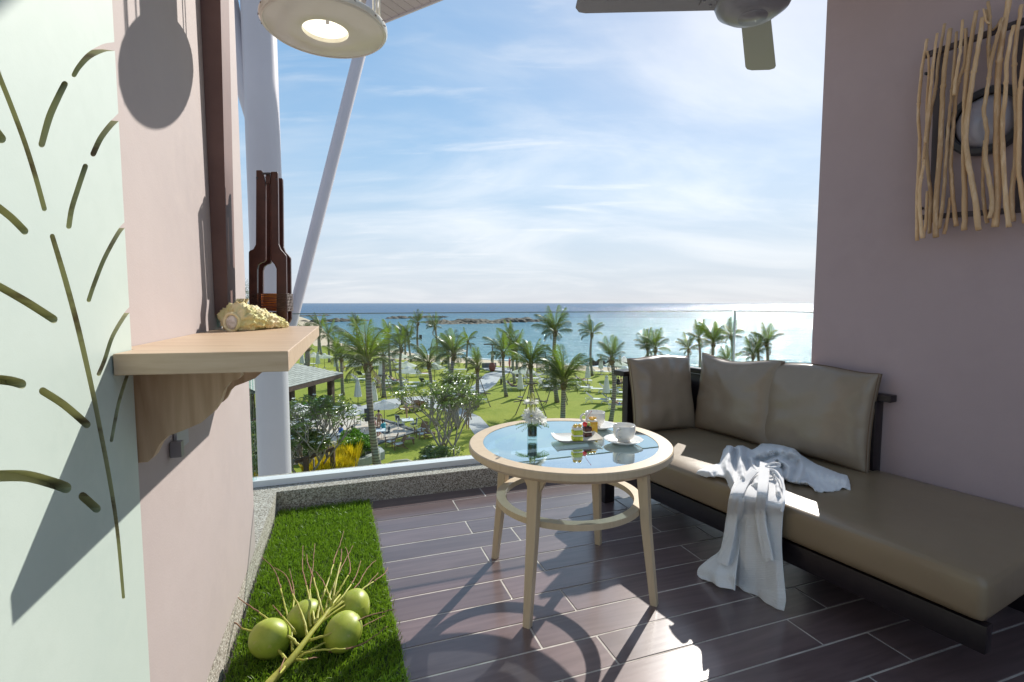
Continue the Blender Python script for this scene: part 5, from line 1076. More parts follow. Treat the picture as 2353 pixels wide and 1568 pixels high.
# ------------------------------------------------------------------ leafy plants
def leafcluster(mb, c, n, ln, wd, r, spread=1.0, up=.3):
    for i in range(n):
        a = r.uniform(0, 6.283); e = up + r.uniform(-.5, .6) * spread; d = Vector((math.cos(a) * math.cos(e), math.sin(a) * math.cos(e), math.sin(e))); s_ = Vector((-math.sin(a), math.cos(a), 0)); l_ = ln * r.uniform(.7, 1.15)
        m = c + d * l_ * .55; t = c + d * l_ - Vector((0, 0, l_ * .18)); b = c + d * l_ * .12; mb.add([b, m - s_ * wd + Vector((0, 0, .01)), t, m + s_ * wd + Vector((0, 0, .01))], [(0, 1, 2), (0, 2, 3)])
def frangipani(bx, by, h, rad_, lab, seed, bare=.35, nb_=5, dens=1.0, base=None, flowers=40):
    r = random.Random(seed); b = base or g(bx, by); root = thing('frangipani', lab, 'tree', b); tips = []; tb = MB()
    def br(p, d, ln, rd, lvl):
        n = 4; P = [p]; q = p
        for i in range(n): d = (d + Vector((r.uniform(-.18, .18), r.uniform(-.18, .18), r.uniform(-.02, .12)))).normalized(); q = q + d * ln / n; P.append(q)
        tb.tube(P, [lerp(rd, rd * .72, i / n) for i in range(n + 1)], 6)
        if lvl == 0: tips.append((q, d)); return
        k = r.choice([2, 3, 3])
        for j in range(k):
            a = r.uniform(0, 6.283); o = Vector((math.cos(a), math.sin(a), .55)); br(q, (d * .75 + o * .75).normalized(), ln * r.uniform(.62, .85), rd * .68, lvl - 1)
    for i in range(nb_):
        a = 6.283 * i / nb_ + r.uniform(-.4, .4); o = Vector((math.cos(a) * rad_ / h * 1.1, math.sin(a) * rad_ / h * 1.1, 1)).normalized(); br(Vector((math.cos(a) * .1, math.sin(a) * .1, 0)), o, h * bare, .075, 4)
    mx_ = max(t[0].z for t in tips); k = h / mx_
    tb.v = [(x * k, y * k, z * k) for x, y, z in tb.v]; tb.build('trunk', 'branch', root, True)
    lb = MB(); fb = MB()
    for p, d in tips:
        p = p * k; leafcluster(lb, p, int(13 * dens), .34, .045, r, 1.0, .25)
        if r.random() < .4: leafcluster(lb, p - d * .3, int(7 * dens), .30, .04, r)
    for i in range(flowers):
        p = r.choice(tips)[0] * k + Vector((r.uniform(-.1, .1), r.uniform(-.1, .1), .2))
        for j in range(5): a = j * 1.257 + i; fb.add([p, p + Vector((math.cos(a), math.sin(a), .5)) * .12, p + Vector((math.cos(a + .9), math.sin(a + .9), .5)) * .12], [(0, 1, 2)])
    o = lb.build('foliage', 'leaf', root); o['kind'] = 'stuff'; o = fb.build('blossom', 'petal', root); o['kind'] = 'stuff'; return root
frangipani(745, 1100, 5.0, 1.6, 'left frangipani with white blossom standing over the yellow shrubs', 3, .30, 6, .55, base=g(728, 1104), flowers=60)
frangipani(690, 1120, 3.6, 1.5, 'lower frangipani beside the steel column', 5, .30, 4, .8, base=g(690, 1125), flowers=40)
frangipani(1030, 1085, 5.6, 1.1, 'right frangipani in front of the curving path', 8, .30, 5, .55, base=g(1030, 1095), flowers=26)
frangipani(1052, 985, 4.6, 1.2, 'rear frangipani behind the right one, dotted with white blossom', 12, .30, 5, .55, base=g(1050, 985), flowers=70)
frangipani(1012, 1120, 2.2, 1.2, 'low leafy frangipani at the foot of the right one', 19, .30, 4, .7, base=g(1005, 1120), flowers=4)
def bush(lab, pts, m_, name, n, ln, wd, h, seed, spike=False, cat='shrub'):
    r = random.Random(seed); P = [g(x, y) for x, y in pts]; c = sum(P, Vector()) / len(P); root = thing(name, lab, cat, c); mb = MB(); k = 0
    xs = [p.x for p in P]; ys = [p.y for p in P]
    while k < n:
        x = r.uniform(min(xs), max(xs)); y = r.uniform(min(ys), max(ys))
        if not inpoly((x, y), [(p.x, p.y) for p in P]): continue
        k += 1; hh = h * (.55 + .45 * fnoise(x * .9, y * .9, seed) + .2)
        if spike:
            for j in range(7): a = r.uniform(0, 6.283); s_ = Vector((-math.sin(a), math.cos(a), 0)) * wd; d = Vector((math.cos(a) * .35, math.sin(a) * .35, 1)); b = Vector((x, y, GZ)) - c; l_ = hh * r.uniform(.7, 1.2); mb.add([b - s_, b + s_, b + d * l_ * .6 + s_ * .8, b + d * l_ * .6 - s_ * .8, b + d * l_ + Vector((d.x * .2, d.y * .2, -.06))], [(0, 1, 2, 3), (3, 2, 4)])
        else: leafcluster(mb, Vector((x, y, GZ + hh * r.uniform(.35, 1) ** .5)) - c, 9, ln, wd, r, 1.1, .45)
    o = mb.build('foliage', m_, root); o['kind'] = 'stuff'
    mb = MB()
    for i in range(14): p = P[i % len(P)].lerp(c, r.uniform(.1, .9)) - c; mb.tube([p, p + Vector((.1, 0, h * .5))], [.03, .015], 5)
    mb.build('stems', 'branch', root); return root
bush('rounded bright green hedge right of the yellow shrubs', [(775, 1062), (790, 1035), (840, 1032), (862, 1050), (850, 1066), (800, 1074)], 'hedge', 'green_hedge', 900, .24, .045, 1.6, 2)
bush('clump of long yellow leaved shrubs right of the dark post', [(768, 1105), (766, 1075), (815, 1070), (818, 1085), (800, 1098)], 'croton', 'yellow_shrub', 260, .3, .035, 1.7, 4, True)
bush('yellow leaved shrubs left of the dark post', [(700, 1120), (712, 1092), (755, 1082), (762, 1108)], 'croton', 'yellow_shrub', 230, .3, .035, 1.55, 6, True)
bush('green planting behind the dark beam by the terrace', [(655, 1070), (670, 1045), (730, 1035), (765, 1040), (740, 1062)], 'farleaf', 'green_planting', 380, .25, .035, .9, 7)
bush('mixed green shrubs seen between the pink wall and the column', [(500, 1130), (520, 1020), (600, 1010), (640, 1080), (600, 1140)], 'farleaf', 'green_planting', 900, .3, .05, 1.9, 9)
bush('yellow shrubs low between the pink wall and the column', [(540, 1150), (560, 1110), (610, 1105), (640, 1140)], 'croton', 'yellow_shrub', 120, .3, .03, 1.0, 11, True)
bush('bright shrubs beside the pavilion', [(650, 975), (660, 958), (720, 952), (760, 948), (750, 962)], 'hedge', 'green_planting', 700, .35, .06, 1.6, 13)
def broadtree(b, h, cr, lab, seed, n=1500):
    r = random.Random(seed); root = thing('garden_tree', lab, 'tree', b); mb = MB(); mb.tube([(0, 0, 0), (.1, 0, h * .3), (-.1, .1, h * .6)], [.22, .17, .1], 8)
    cs = [Vector((r.uniform(-1, 1) * cr * .7, r.uniform(-1, 1) * cr * .7, h * r.uniform(.55, .95))) for _ in range(16)]
    for c in cs: mb.tube([(0, 0, h * .35), c * .6 + Vector((0, 0, h * .15)), c], [.1, .06, .02], 5)
    mb.build('trunk', 'branch', root, True); lb = MB()
    for i in range(n): c = r.choice(cs); d = Vector((r.gauss(0, 1), r.gauss(0, 1), r.gauss(0, .8))).normalized() * cr * .34 * r.uniform(.5, 1); leafcluster(lb, c + d, 4, .28, .05, r)
    o = lb.build('crown', 'farleaf', root); o['kind'] = 'stuff'
broadtree(g(548, 800), 14.5, 6, 'tall green tree beyond the end of the pink wall', 3, 2600); broadtree(g(575, 960), 5.0, 3, 'leafy tree low between the pink wall and the column', 4); broadtree(g(600, 850), 6.5, 4, 'rounded tree behind the steel column', 6)
broadtree(g(640, 800), 5.5, 4.5, 'low shore tree at the left edge of the bay', 8, 1300); broadtree(g(700, 775), 4.0, 3.2, 'low bushy tree on the left shore', 9, 900)
# white driftwood sculpture low in the lawn
b = g(*V(5, 2200, 770)); r_ = thing('garden_boat', 'pale carved piece lying on the lawn just above the kerb', 'sculpture', b, .2)
mb = MB(); mb.tube([(-1.0, 0, .1), (-.4, 0, .22), (.3, 0, .25), (1.1, -.2, .12)], [.05, .17, .17, .03], 8); mb.tube([(-.2, -.3, .08), (.6, -.45, .15), (1.2, -.4, .05)], [.04, .1, .03], 8); mb.build('body', 'creamwall', r_, True)

# ------------------------------------------------------------------ people in the garden
def body(root, J, E_, Rr, m_, name='body'):
    keys = list(J); me = bpy.data.meshes.new(name); me.from_pydata([J[k] for k in keys], [(keys.index(a), keys.index(b)) for a, b in E_], []); o = bpy.data.objects.new(name, me); C.objects.link(o)
    sk = o.modifiers.new('s', 'SKIN'); 
    for i, k in enumerate(keys): v = me.skin_vertices[0].data[i]; v.radius = Rr[k]; v.use_root = (k == 'pel')
    o.modifiers.new('u', 'SUBSURF').levels = 1
    bpy.context.view_layer.update(); m2_ = bpy.data.meshes.new_from_object(o.evaluated_get(bpy.context.evaluated_depsgraph_get())); bpy.data.objects.remove(o); return link(name, m2_, m_, root, True)
BR = dict(pel=(.15, .11), bel=(.125, .095), che=(.155, .105), nk=(.055, .055), hd0=(.075, .085), hd1=(.085, .095), hd2=(.05, .055), sl=(.06, .06), sr=(.06, .06), el=(.042, .042), er=(.042, .042), wl=(.03, .03), wr=(.03, .03), fl=(.028, .04), fr=(.028, .04), hl=(.09, .09), hr=(.09, .09), kl=(.06, .06), kr=(.06, .06), al=(.04, .04), ar=(.04, .04), tl=(.035, .03), tr=(.035, .03))
EE = [('pel', 'bel'), ('bel', 'che'), ('che', 'nk'), ('nk', 'hd0'), ('hd0', 'hd1'), ('hd1', 'hd2'), ('che', 'sl'), ('sl', 'el'), ('el', 'wl'), ('wl', 'fl'), ('che', 'sr'), ('sr', 'er'), ('er', 'wr'), ('wr', 'fr'), ('pel', 'hl'), ('hl', 'kl'), ('kl', 'al'), ('al', 'tl'), ('pel', 'hr'), ('hr', 'kr'), ('kr', 'ar'), ('ar', 'tr')]
def pose(kind):
    J = dict(pel=(0, 0, .95), bel=(0, 0, 1.12), che=(0, 0, 1.33), nk=(0, .01, 1.48), hd0=(0, .02, 1.56), hd1=(0, .03, 1.64), hd2=(0, .02, 1.72), sl=(-.19, 0, 1.42), sr=(.19, 0, 1.42), el=(-.26, -.03, 1.15), er=(.26, -.03, 1.15), wl=(-.27, .05, .92), wr=(.27, .05, .92), fl=(-.27, .08, .80), fr=(.27, .08, .80), hl=(-.09, 0, .88), hr=(.09, 0, .88), kl=(-.10, .02, .48), kr=(.10, .02, .48), al=(-.10, -.02, .07), ar=(.10, -.02, .07), tl=(-.11, .13, .03), tr=(.11, .13, .03))
    if kind == 'walk': J.update(kl=(-.09, .16, .50), al=(-.09, .10, .08), tl=(-.09, .25, .04), kr=(.09, -.06, .48), ar=(.09, -.26, .12), tr=(.09, -.14, .03), el=(-.25, -.12, 1.17), wl=(-.27, -.12, .93), fl=(-.27, -.10, .82), er=(.25, .08, 1.17), wr=(.27, .20, .97), fr=(.27, .24, .87))
    if kind == 'bend': J.update(hd0=(0, .10, 1.54), hd1=(0, .14, 1.60), hd2=(0, .17, 1.66), nk=(0, .06, 1.47), er=(.22, .14, 1.2), wr=(.10, .30, 1.18), fr=(.05, .36, 1.2), el=(-.22, .14, 1.2), wl=(-.10, .30, 1.15), fl=(-.05, .36, 1.15))
    if kind in ('sit', 'sit2'):
        J.update(pel=(0, 0, .50), bel=(0, .0, .68), che=(0, .03, .90), nk=(0, .07, 1.05), hd0=(0, .09, 1.13), hd1=(0, .11, 1.21), hd2=(0, .10, 1.29), sl=(-.19, .04, .99), sr=(.19, .04, .99), el=(-.24, .12, .74), er=(.24, .12, .74), wl=(-.18, .36, .76), wr=(.18, .36, .76), fl=(-.14, .45, .78), fr=(.14, .45, .78), hl=(-.10, .06, .48), hr=(.10, .06, .48), kl=(-.13, .46, .50), kr=(.13, .46, .50), al=(-.12, .44, .08), ar=(.12, .44, .08), tl=(-.12, .58, .04), tr=(.12, .58, .04))
    if kind == 'lie': # head at -X on the raised back
        J = dict(pel=(-.12, 0, .48), bel=(-.32, 0, .56), che=(-.50, 0, .70), nk=(-.64, 0, .82), hd0=(-.70, 0, .88), hd1=(-.76, 0, .94), hd2=(-.81, 0, .99), sl=(-.58, -.19, .76), sr=(-.58, .19, .76), el=(-.38, -.28, .62), er=(-.38, .28, .62), wl=(-.22, -.20, .76), wr=(-.22, .20, .76), fl=(-.18, -.12, .84), fr=(-.18, .12, .84), hl=(-.02, -.09, .46), hr=(-.02, .09, .46), kl=(.36, -.10, .66), kr=(.38, .10, .52), al=(.66, -.10, .44), ar=(.80, .10, .44), tl=(.76, -.10, .50), tr=(.86, .10, .55))
    return J
def person(kind, loc, rz, lab, wear, skin='skin', s_=1.0, hat=None):
    J = pose(kind); root = thing('person', lab, 'person', loc, rz); root.scale = (s_,) * 3; body(root, J, EE, BR, skin)
    def wrap(ks, grow, m_, name, mul=1.0):
        P = [Vector(J[k]) for k in ks]; mb = MB(); R_ = [max(BR[k]) * mul + grow for k in ks]; ex = (P[0] - P[1]).normalized() * .03; mb.tube([P[0] + ex] + P, [R_[0]] + R_, 10); return mb.build(name, m_, root, True)
    for ks, gr, m_, name in wear: wrap(ks, gr, m_, name)
    mb = MB(); h_ = Vector(J['hd1']); b_ = (Vector(J['hd2']) - Vector(J['hd0'])).normalized(); mb.ball(h_ + b_ * .03 - Vector((0, .025, 0)) * (kind != 'lie'), .105, (1, 1, 1), 12, 8); mb.build('hair', hat or 'hair', root, True); return root
BK = lambda m_: [(['pel', 'bel'], -.02, m_, 'bikini_bottom')]
bik = lambda m_: [(['hl', 'pel'], .01, m_, 'bikini_bottom'), (['hr', 'pel'], .01, m_, 'bikini_bottom')]
def band(J): pass
SHIRT = lambda m_: [(['pel', 'bel', 'che'], .018, m_, 'shirt'), (['che', 'sl', 'el'], .02, m_, 'sleeve'), (['che', 'sr', 'er'], .02, m_, 'sleeve')]
SHRT = lambda m_: [(['pel', 'hl', 'kl'], .02, m_, 'shorts'), (['pel', 'hr', 'kr'], .02, m_, 'shorts')]
TOPB = lambda m_: [(['che'] * 2, .0, m_, 'x')]
def bikini_top(root, kind, m_):
    J = pose(kind); c = Vector(J['che']); b = Vector(J['bel']); mb = MB(); d = (c - b).normalized(); mb.tube([c - d * .045, c + d * .03], [.158, .158], 14); o = mb.build('bikini_top', m_, root, True); o.scale = (1, 1, 1)
person('walk', g(1074.5, 988), rad(180), 'woman in a dark bikini walking down the curving path', bik('black'), 'skin', .98); bikini_top(bpy.data.objects[-1].parent if False else [o for o in C.objects if o.name.startswith('person')][-1], 'walk', 'black')
p_ = person('bend', g(*V(4, 490, 1120)), rad(95), 'woman in a teal bikini standing by the corner table', bik('tan'), 'skin_l', .98); bikini_top(p_, 'bend', 'teal')
p_ = person('stand', g(*V(3, 2105, 1385)), rad(10), 'woman in a pale bikini standing behind the terrace table under the parasol', bik('tan'), 'skin_l', .98); bikini_top(p_, 'stand', 'tan')
person('sit', g(*V(3, 2215, 1500)), rad(75), 'man in a teal shirt seated at the terrace table', SHIRT('teal') + SHRT('blue'))
person('sit', g(*V(3, 1985, 1450)), rad(-70), 'person with a red bag seated left at the couple table', SHIRT('pink_dress') + SHRT('black'))
person('sit', g(*V(5, 1290, 360)), rad(60), 'person in olive seated at the table among the branches', SHIRT('olive_shirt') + SHRT('brown_shorts'))
person('sit', g(*V(5, 1050, 320)), rad(-60), 'person in a blue shirt seated behind the frangipani', SHIRT('blue') + SHRT('black'))
person('stand', g(1149.6, 847.5), rad(-80), 'man in a white shirt and brown shorts standing on the beach deck', SHIRT('white_shirt') + SHRT('brown_shorts'), s_=1.03)
person('stand', g(1171, 847.5), rad(60), 'person in pink clothes standing behind the dark stemmed palm', SHIRT('pink_dress') + SHRT('pink_dress'), s_=.98)
person('lie', g(*V(8, 960, 790)), rad(-12), 'person stretched out reading on a lounger right of the path', bik('black'))
person('lie', g(*V(7, 1570, 1230)), rad(-5), 'sunbather on the lounger nearest the daybed arm', bik('blue_towel'))
person('sit', g(*V(7, 1515, 790)), rad(-60), 'person in black seated left on the couple lounger', SHIRT('black') + SHRT('black')); person('sit', g(*V(7, 1600, 770)), rad(60), 'bare chested person seated right on the couple lounger', SHRT('brown_shorts'), 'skin_l')
person('lie', g(*V(4, 250, 320)), rad(-6), 'sunbather lying on the purple towelled lounger', bik('purple'), 'skin_l'); person('lie', g(*V(1, 1290, 1490)), rad(170), 'sunbather on the grass left of the nearest palm crown', bik('tan'), 'skin_l')
person('lie', g(*V(7, 760, 700)), rad(-6), 'sunbather on the lounger beside the short furled parasol', bik('black'), 'skin_l')
# ------------------------------------------------------------------ pendant lamp
LC = Vector((-.575, 1.63, 1.985)); lp = thing('pendant_lamp', 'round white enamel disc lamp with a glowing centre hanging over the balcony', 'lamp', LC)
R0 = .186
mb = MB(); mb.lathe([(.068, 0), (.10, -.002), (.172, .004), (R0 - .004, .006), (R0, .012), (R0, .020), (R0 - .004, .024), (.10, .020), (.068, .018), (.068, 0)], 96); mb.build('disc', 'enamel', lp, 'auto')
mb = MB(); mb.lathe([(R0 - .013, .0035), (R0 - .010, .001), (R0 - .007, .0045)], 96); mb.build('rim_bead', 'enamel', lp, True)
mb = MB(); mb.lathe([(.0675, .012), (.0675, .17), (.0001, .172)], 48); mb.build('inner_drum', 'enamel_in', lp, True)
mb = MB(); mb.lathe([(.071, .021), (.095, .06), (.095, .24), (.02, .26), (.0001, .26)], 48); mb.build('outer_drum', 'enamel', lp, 'auto')
mb = MB(); mb.tube([(.0, .02, .17), (.0, .02, .045)], .0016, 6); mb.box((0, .02, .04), (.010, .004, .013)); mb.build('pull', 'fan', lp)
mb = MB()
for i in range(60):
    a = rng.uniform(1.6, 3.9) if i < 34 else rng.uniform(0, 6.28); mb.box((math.cos(a) * (R0 + .0004), math.sin(a) * (R0 + .0004), .013 + rng.uniform(-.004, .006)), (.0015, rng.uniform(.002, .007), rng.uniform(.001, .003)), rz=a)
mb.build('rust_chips', 'rust', lp)
for a in (0.35, .75, 1.15, -.1, 2.2, 3.3, 4.3, 5.3):
    mb = MB(); mb.tube([(math.cos(a) * (R0 - .022), math.sin(a) * (R0 - .022), .02), (math.cos(a) * (R0 - .022), math.sin(a) * (R0 - .022), .56)], .0035, 8); mb.build('rod', 'enamel', lp, True)
mb = MB(); mb.lathe([(R0 - .03, .40), (R0 - .016, .40), (R0 - .016, .412), (R0 - .03, .412), (R0 - .03, .40)], 64); mb.build('upper_hoop', 'enamel', lp, 'auto')
mb = MB(); mb.tube([(0, 0, .26), (0, 0, 2.752 - LC.z)], .008, 8); mb.tube([(0, 0, .56), (.0, 0, .565)], .17, 40); mb.build('hanger', 'enamel', lp, 'auto')

# ------------------------------------------------------------------ ceiling fan
FZ = 2.27; fc = onz(1730, 12, FZ - .02); fc.z = FZ; fn = thing('ceiling_fan', 'brushed metal ceiling fan with flat blades hanging above the table', 'ceiling fan', fc)
mb = MB(); mb.lathe([(.0001, -.068), (.045, -.066), (.09, -.055), (.125, -.030), (.137, .0), (.130, .03), (.10, .05), (.0001, .055)], 64); mb.build('hub', 'fan', fn, True)
mb = MB(); mb.lathe([(.0001, -.071), (.05, -.069), (.052, -.064)], 48); mb.build('hub_cap', 'fan', fn, True)
mb = MB(); mb.tube([(0, 0, .05), (0, 0, 2.751 - FZ)], .014, 12); mb.build('down_rod', 'fan', fn, True); mb = MB(); mb.lathe([(.0001, 2.751 - FZ), (.07, 2.75 - FZ), (.06, 2.69 - FZ), (.0001, 2.68 - FZ)], 24); mb.build('canopy', 'fan', fn, True)
t1 = onz(1350, 8, FZ - .01) - fc; t2 = onz(1748, 166, FZ - .01) - fc; a1 = math.atan2(t1.y, t1.x); a2 = math.atan2(t2.y, t2.x); L1 = math.hypot(t1.x, t1.y); L2 = math.hypot(t2.x, t2.y)
for a in (a1, a2, a1 + (a1 - a2), a2 - (a1 - a2)):
    Ld = .64 if a != a2 else L2 + .01; Ld = max(L1, L2) + .005; T = Matrix.Rotation(a, 4, 'Z'); tw = Matrix.Rotation(rad(9), 4, 'X'); out = []
    ol = [(.11, -.050), (.115, -.055), (Ld - .04, -.066), (Ld - .015, -.060), (Ld, -.038), (Ld - .004, .040), (Ld - .02, .060), (Ld - .05, .066), (.115, .052), (.11, .048)]
    mb = MB(); P = [T @ tw @ Vector((x, y, .0)) for x, y in ol]; mb.prism(P, Vector((0, 0, .006))); mb.build('blade', 'fan', fn)
    mb = MB(); mb.box((0, 0, 0), (.12, .05, .004), mtx=T @ tw @ Matrix.Translation((.13, 0, -.004)))
    for q in ((.15, .02), (.15, -.02), (.18, 0)): mb.ball(T @ tw @ Vector((q[0], q[1], -.007)), .006, (1, 1, .5), 8, 5)
    mb.build('blade_holder', 'fan', fn)

# ------------------------------------------------------------------ driftwood wall light
def RW(x, y, d): return onpl(1838.4 + .3664 * x, .3664 * y, RWP + RWN * d, RWN)
dwc = RW(1180, 765, .0); dw = thing('driftwood_light', 'wall light behind a screen of upright bare driftwood sticks on the mauve wall', 'wall light', dwc)
ST = [([(798, 245), (765, 430), (742, 700), (750, 870), (745, 1050), (735, 1250), (735, 1510)], 21), ([(800, 320), (808, 440), (795, 640), (792, 820), (772, 1010)], 15), ([(860, 210), (835, 400), (815, 600), (792, 820), (785, 900)], 19),
 ([(907, 150), (870, 370), (850, 560), (820, 700), (795, 920), (805, 1100), (820, 1240), (812, 1465)], 21), ([(942, 180), (905, 440), (890, 700), (875, 1000), (855, 1250), (850, 1490)], 31), ([(780, 1000), (755, 1150), (750, 1300), (768, 1495)], 21), ([(797, 1200), (790, 1380), (772, 1495)], 19),
 ([(982, 200), (965, 420), (950, 600), (930, 800), (912, 1050), (898, 1250), (872, 1435)], 20), ([(1020, 125), (1003, 330), (985, 440), (965, 600)], 19), ([(1038, 180), (1035, 380), (985, 550), (965, 750), (945, 1000), (960, 1250), (980, 1420)], 24),
 ([(1105, 70), (1070, 280), (1045, 480), (1030, 700), (1028, 1000), (1033, 1250), (1030, 1445)], 29), ([(1145, 110), (1120, 290), (1090, 450), (1055, 690), (1040, 900), (1070, 1100), (1100, 1260), (1118, 1445)], 31), ([(940, 1240), (925, 1370), (903, 1470)], 21),
 ([(1180, 10), (1190, 140), (1182, 290), (1190, 430)], 22), ([(1270, 112), (1240, 220), (1200, 380), (1175, 560), (1153, 700), (1172, 830), (1162, 980), (1190, 1150), (1205, 1280), (1188, 1370)], 25), ([(1157, 880), (1145, 1100), (1152, 1250), (1172, 1400)], 20),
 ([(1315, -20), (1275, 200), (1245, 430), (1235, 700), (1235, 1000), (1240, 1200), (1222, 1425)], 37), ([(1340, 160), (1300, 360), (1290, 560), (1270, 780), (1275, 1000), (1290, 1250), (1310, 1425)], 26), ([(1390, 30), (1355, 250), (1343, 450), (1355, 700), (1352, 1000), (1328, 1200), (1335, 1390)], 27),
 ([(1430, 150), (1400, 400), (1378, 600), (1376, 850), (1370, 1050), (1402, 1300), (1410, 1400)], 27), ([(1480, -40), (1450, 300), (1440, 700), (1450, 1100), (1440, 1420)], 28), ([(1530, 20), (1510, 400), (1490, 800), (1500, 1420)], 30), ([(1590, -60), (1570, 400), (1550, 900), (1560, 1400)], 26), ([(1150, 55), (1165, 130), (1190, 150)], 12), ([(1165, 60), (1200, 190), (1265, 118)], 13)]
for i, (pts, wd) in enumerate(ST):
    P = []; R_ = []; dpt = .085 + .018 * (i % 3)
    for j, (x, y) in enumerate(pts):
        p = RW(x, y, dpt); P.append(p)
    Q = []; n_ = len(P)
    for j in range(n_ - 1):
        a, b, c, d = P[max(j - 1, 0)], P[j], P[j + 1], P[min(j + 2, n_ - 1)]
        for k in range(5): t_ = k / 5; Q.append(.5 * (2 * b + (c - a) * t_ + (2 * a - 5 * b + 4 * c - d) * t_ * t_ + (3 * b - a - 3 * c + d) * t_ ** 3))
    Q.append(P[-1]); m_ = len(Q); q0 = RW(pts[0][0], pts[0][1], dpt); depth = q0.y; r_ = wd * .3664 / FPX * depth / 2 * .93
    Q = [q + RWD * .0025 * fnoise(k * .7, i) + Vector((0, 0, 0)) for k, q in enumerate(Q)]
    R_ = [r_ * (.78 + .34 * k / m_ + .16 * fnoise(k * .45, i * 3)) for k in range(m_)]
    mb = MB(); mb.tube(Q, R_, 9)
    for k in range(1 + (i % 2)): z_ = Q[int(m_ * (.3 + .35 * k)) % m_]; mb.ball(z_, r_ * 1.12, (1, 1, 1.3), 8, 6)
    bch(mb, 'stick', 'twig', dw, True)
def bar(a, b, w_, name='frame_bar', d0=.055, d1=.075):
    p, q = RW(*a, d0), RW(*b, d0); t_ = (q - p).normalized(); n_ = t_.cross(RWN).normalized() * w_ / 2; mb = MB(); mb.prism([p - n_, p + n_, q + n_, q - n_], RWN * (d1 - d0)); bch(mb, name, 'frame_brown', dw)
bar((790, 355), (1640, 60), .020); bar((760, 1368), (1640, 1300), .020); bar((880, 330), (838, 1395), .024, d0=.04, d1=.054); bar((1400, 190), (1385, 1310), .024, d0=.04, d1=.054)
T = Matrix.Translation(Vector((0, 0, 0))) @ Matrix(((RWD.x, 0, RWN.x, 0), (RWD.y, 0, RWN.y, 0), (0, 1, 0, 0), (0, 0, 0, 1)))
mb = MB(); mb.lathe([(.098, .002), (.128, .002), (.130, .02), (.122, .034), (.104, .038), (.098, .030)], 48); mb.v = [tuple(T @ Vector(p)) for p in mb.v]; mb.build('ring', 'dark', dw, 'auto')
mb = MB(); mb.lathe([(.099, .012), (.085, .030), (.05, .044), (.0001, .050)], 48); mb.v = [tuple(T @ Vector(p)) for p in mb.v]; mb.build('glass_dome', 'lampglass', dw, True)
for u_, z_ in ((-.25, .22), (.2, .25), (-.22, -.3), (.2, -.3)): mb = MB(); p = RWD * u_ + Vector((0, 0, z_)); mb.tube([p + RWN * .001, p + RWN * .042], .006, 6); mb.build('stand_off', 'dark', dw, True)

# ------------------------------------------------------------------ wooden lantern on the shelf
def q4(x, y): return (402 + .3296 * x, 344.7 + .3296 * y)
LB = [(565, 140), (600, 140), (618, 160), (622, 185), (632, 240), (632, 768), (620, 780), (600, 786), (580, 800), (573, 830), (573, 1215), (520, 1215), (514, 1000), (513, 712), (520, 702), (545, 692), (562, 660), (563, 600)]
RB = [(665, 150), (715, 150), (718, 240), (722, 655), (735, 690), (752, 710), (775, 735), (778, 1000), (782, 1180), (770, 1212), (752, 1220), (706, 1220), (706, 830), (692, 798), (668, 772), (662, 740), (662, 300), (664, 180)]
YL = 1.64; lo_ = onz(*q4(645, 1222), ZS); YL = min(lo_.y, 1.66); lc_ = Vector((atY(*q4(645, 1200), YL).x, YL, ZS + .0005)); ln = thing('wooden_lantern', 'tall dark red brown wooden lantern bound with rattan round amber glass, standing on the shelf', 'lantern', lc_)
def lz(p): return Vector((p.x, p.y, max(p.z, ZS + .0008)))
rgt = Vector((1, -.12, 0)).normalized(); bk = Vector((-.25, .97, 0)).normalized()
for dd_ in (0, .085):
    for P_ in (LB, RB):
        mb = MB(); w_ = [lz(atY(*q4(*p), YL)) + bk * dd_ for p in P_]; mb.prism(w_, bk * .020); o = bch(mb, 'side_board', 'lantern', ln); b_ = o.modifiers.new('b', 'BEVEL'); b_.width = .0045; b_.segments = 3; b_.limit_method = 'ANGLE'
def lpt(x, y, d=0): return lz(atY(*q4(x, y), YL)) + bk * d
for dd_ in (.002, .088):
    mb = MB(); mb.prism([lpt(633, 170, dd_), lpt(661, 170, dd_), lpt(661, 232, dd_), lpt(633, 232, dd_)], bk * .016); bch(mb, 'cross_bar', 'lantern', ln)
mb = MB(); mb.tube([lpt(612, 168, -.004), lpt(668, 166, -.004)], .0035, 8); mb.tube([lpt(612, 232, .1), lpt(668, 232, .1)], .0035, 8); bch(mb, 'pin', 'dark', ln)
for x, y in ((572, 196), (708, 206)): mb = MB(); mb.ball(lpt(x, y, -.0005), .0036, (1, .4, 1), 8, 6); bch(mb, 'dowel', 'dark', ln)
x0, x1 = lpt(516, 1000).x, lpt(785, 1000).x; cxr = (x0 + x1) / 2; hw = (x1 - x0) / 2 + .002; ycen = lc_ + bk * .052
for k in range(12):
    y = 1006 + k * 10.6; z_ = lpt(640, y).z; pts = []
    for j in range(40):
        a = 2 * math.pi * j / 40; ca, sa = math.cos(a), math.sin(a); sx = (abs(ca) ** .35) * (1 if ca > 0 else -1); sy = (abs(sa) ** .35) * (1 if sa > 0 else -1)
        pts.append(Vector((cxr + bk.x * .052, ycen.y, z_ + .0012 * math.sin(j * 2.2 + k))) + Vector((1, 0, 0)) * sx * hw + bk * sy * .058)
    mb = MB(); mb.tube(pts, .0016, 6, close=True); bch(mb, 'rattan_ring', 'rattan', ln, True)
mb = MB(); za, zb = lpt(640, 1125).z, lpt(640, 1000).z; mb.lathe([(.0001, 0), (.030, 0), (.032, .004), (.032, zb - za), (.029, zb - za), (.029, .006), (.0001, .005)], 32); mb.v = [tuple(Vector(p) + Vector((cxr + bk.x * .05, ycen.y, za))) for p in mb.v]; bch(mb, 'amber_glass', 'amber', ln, True)
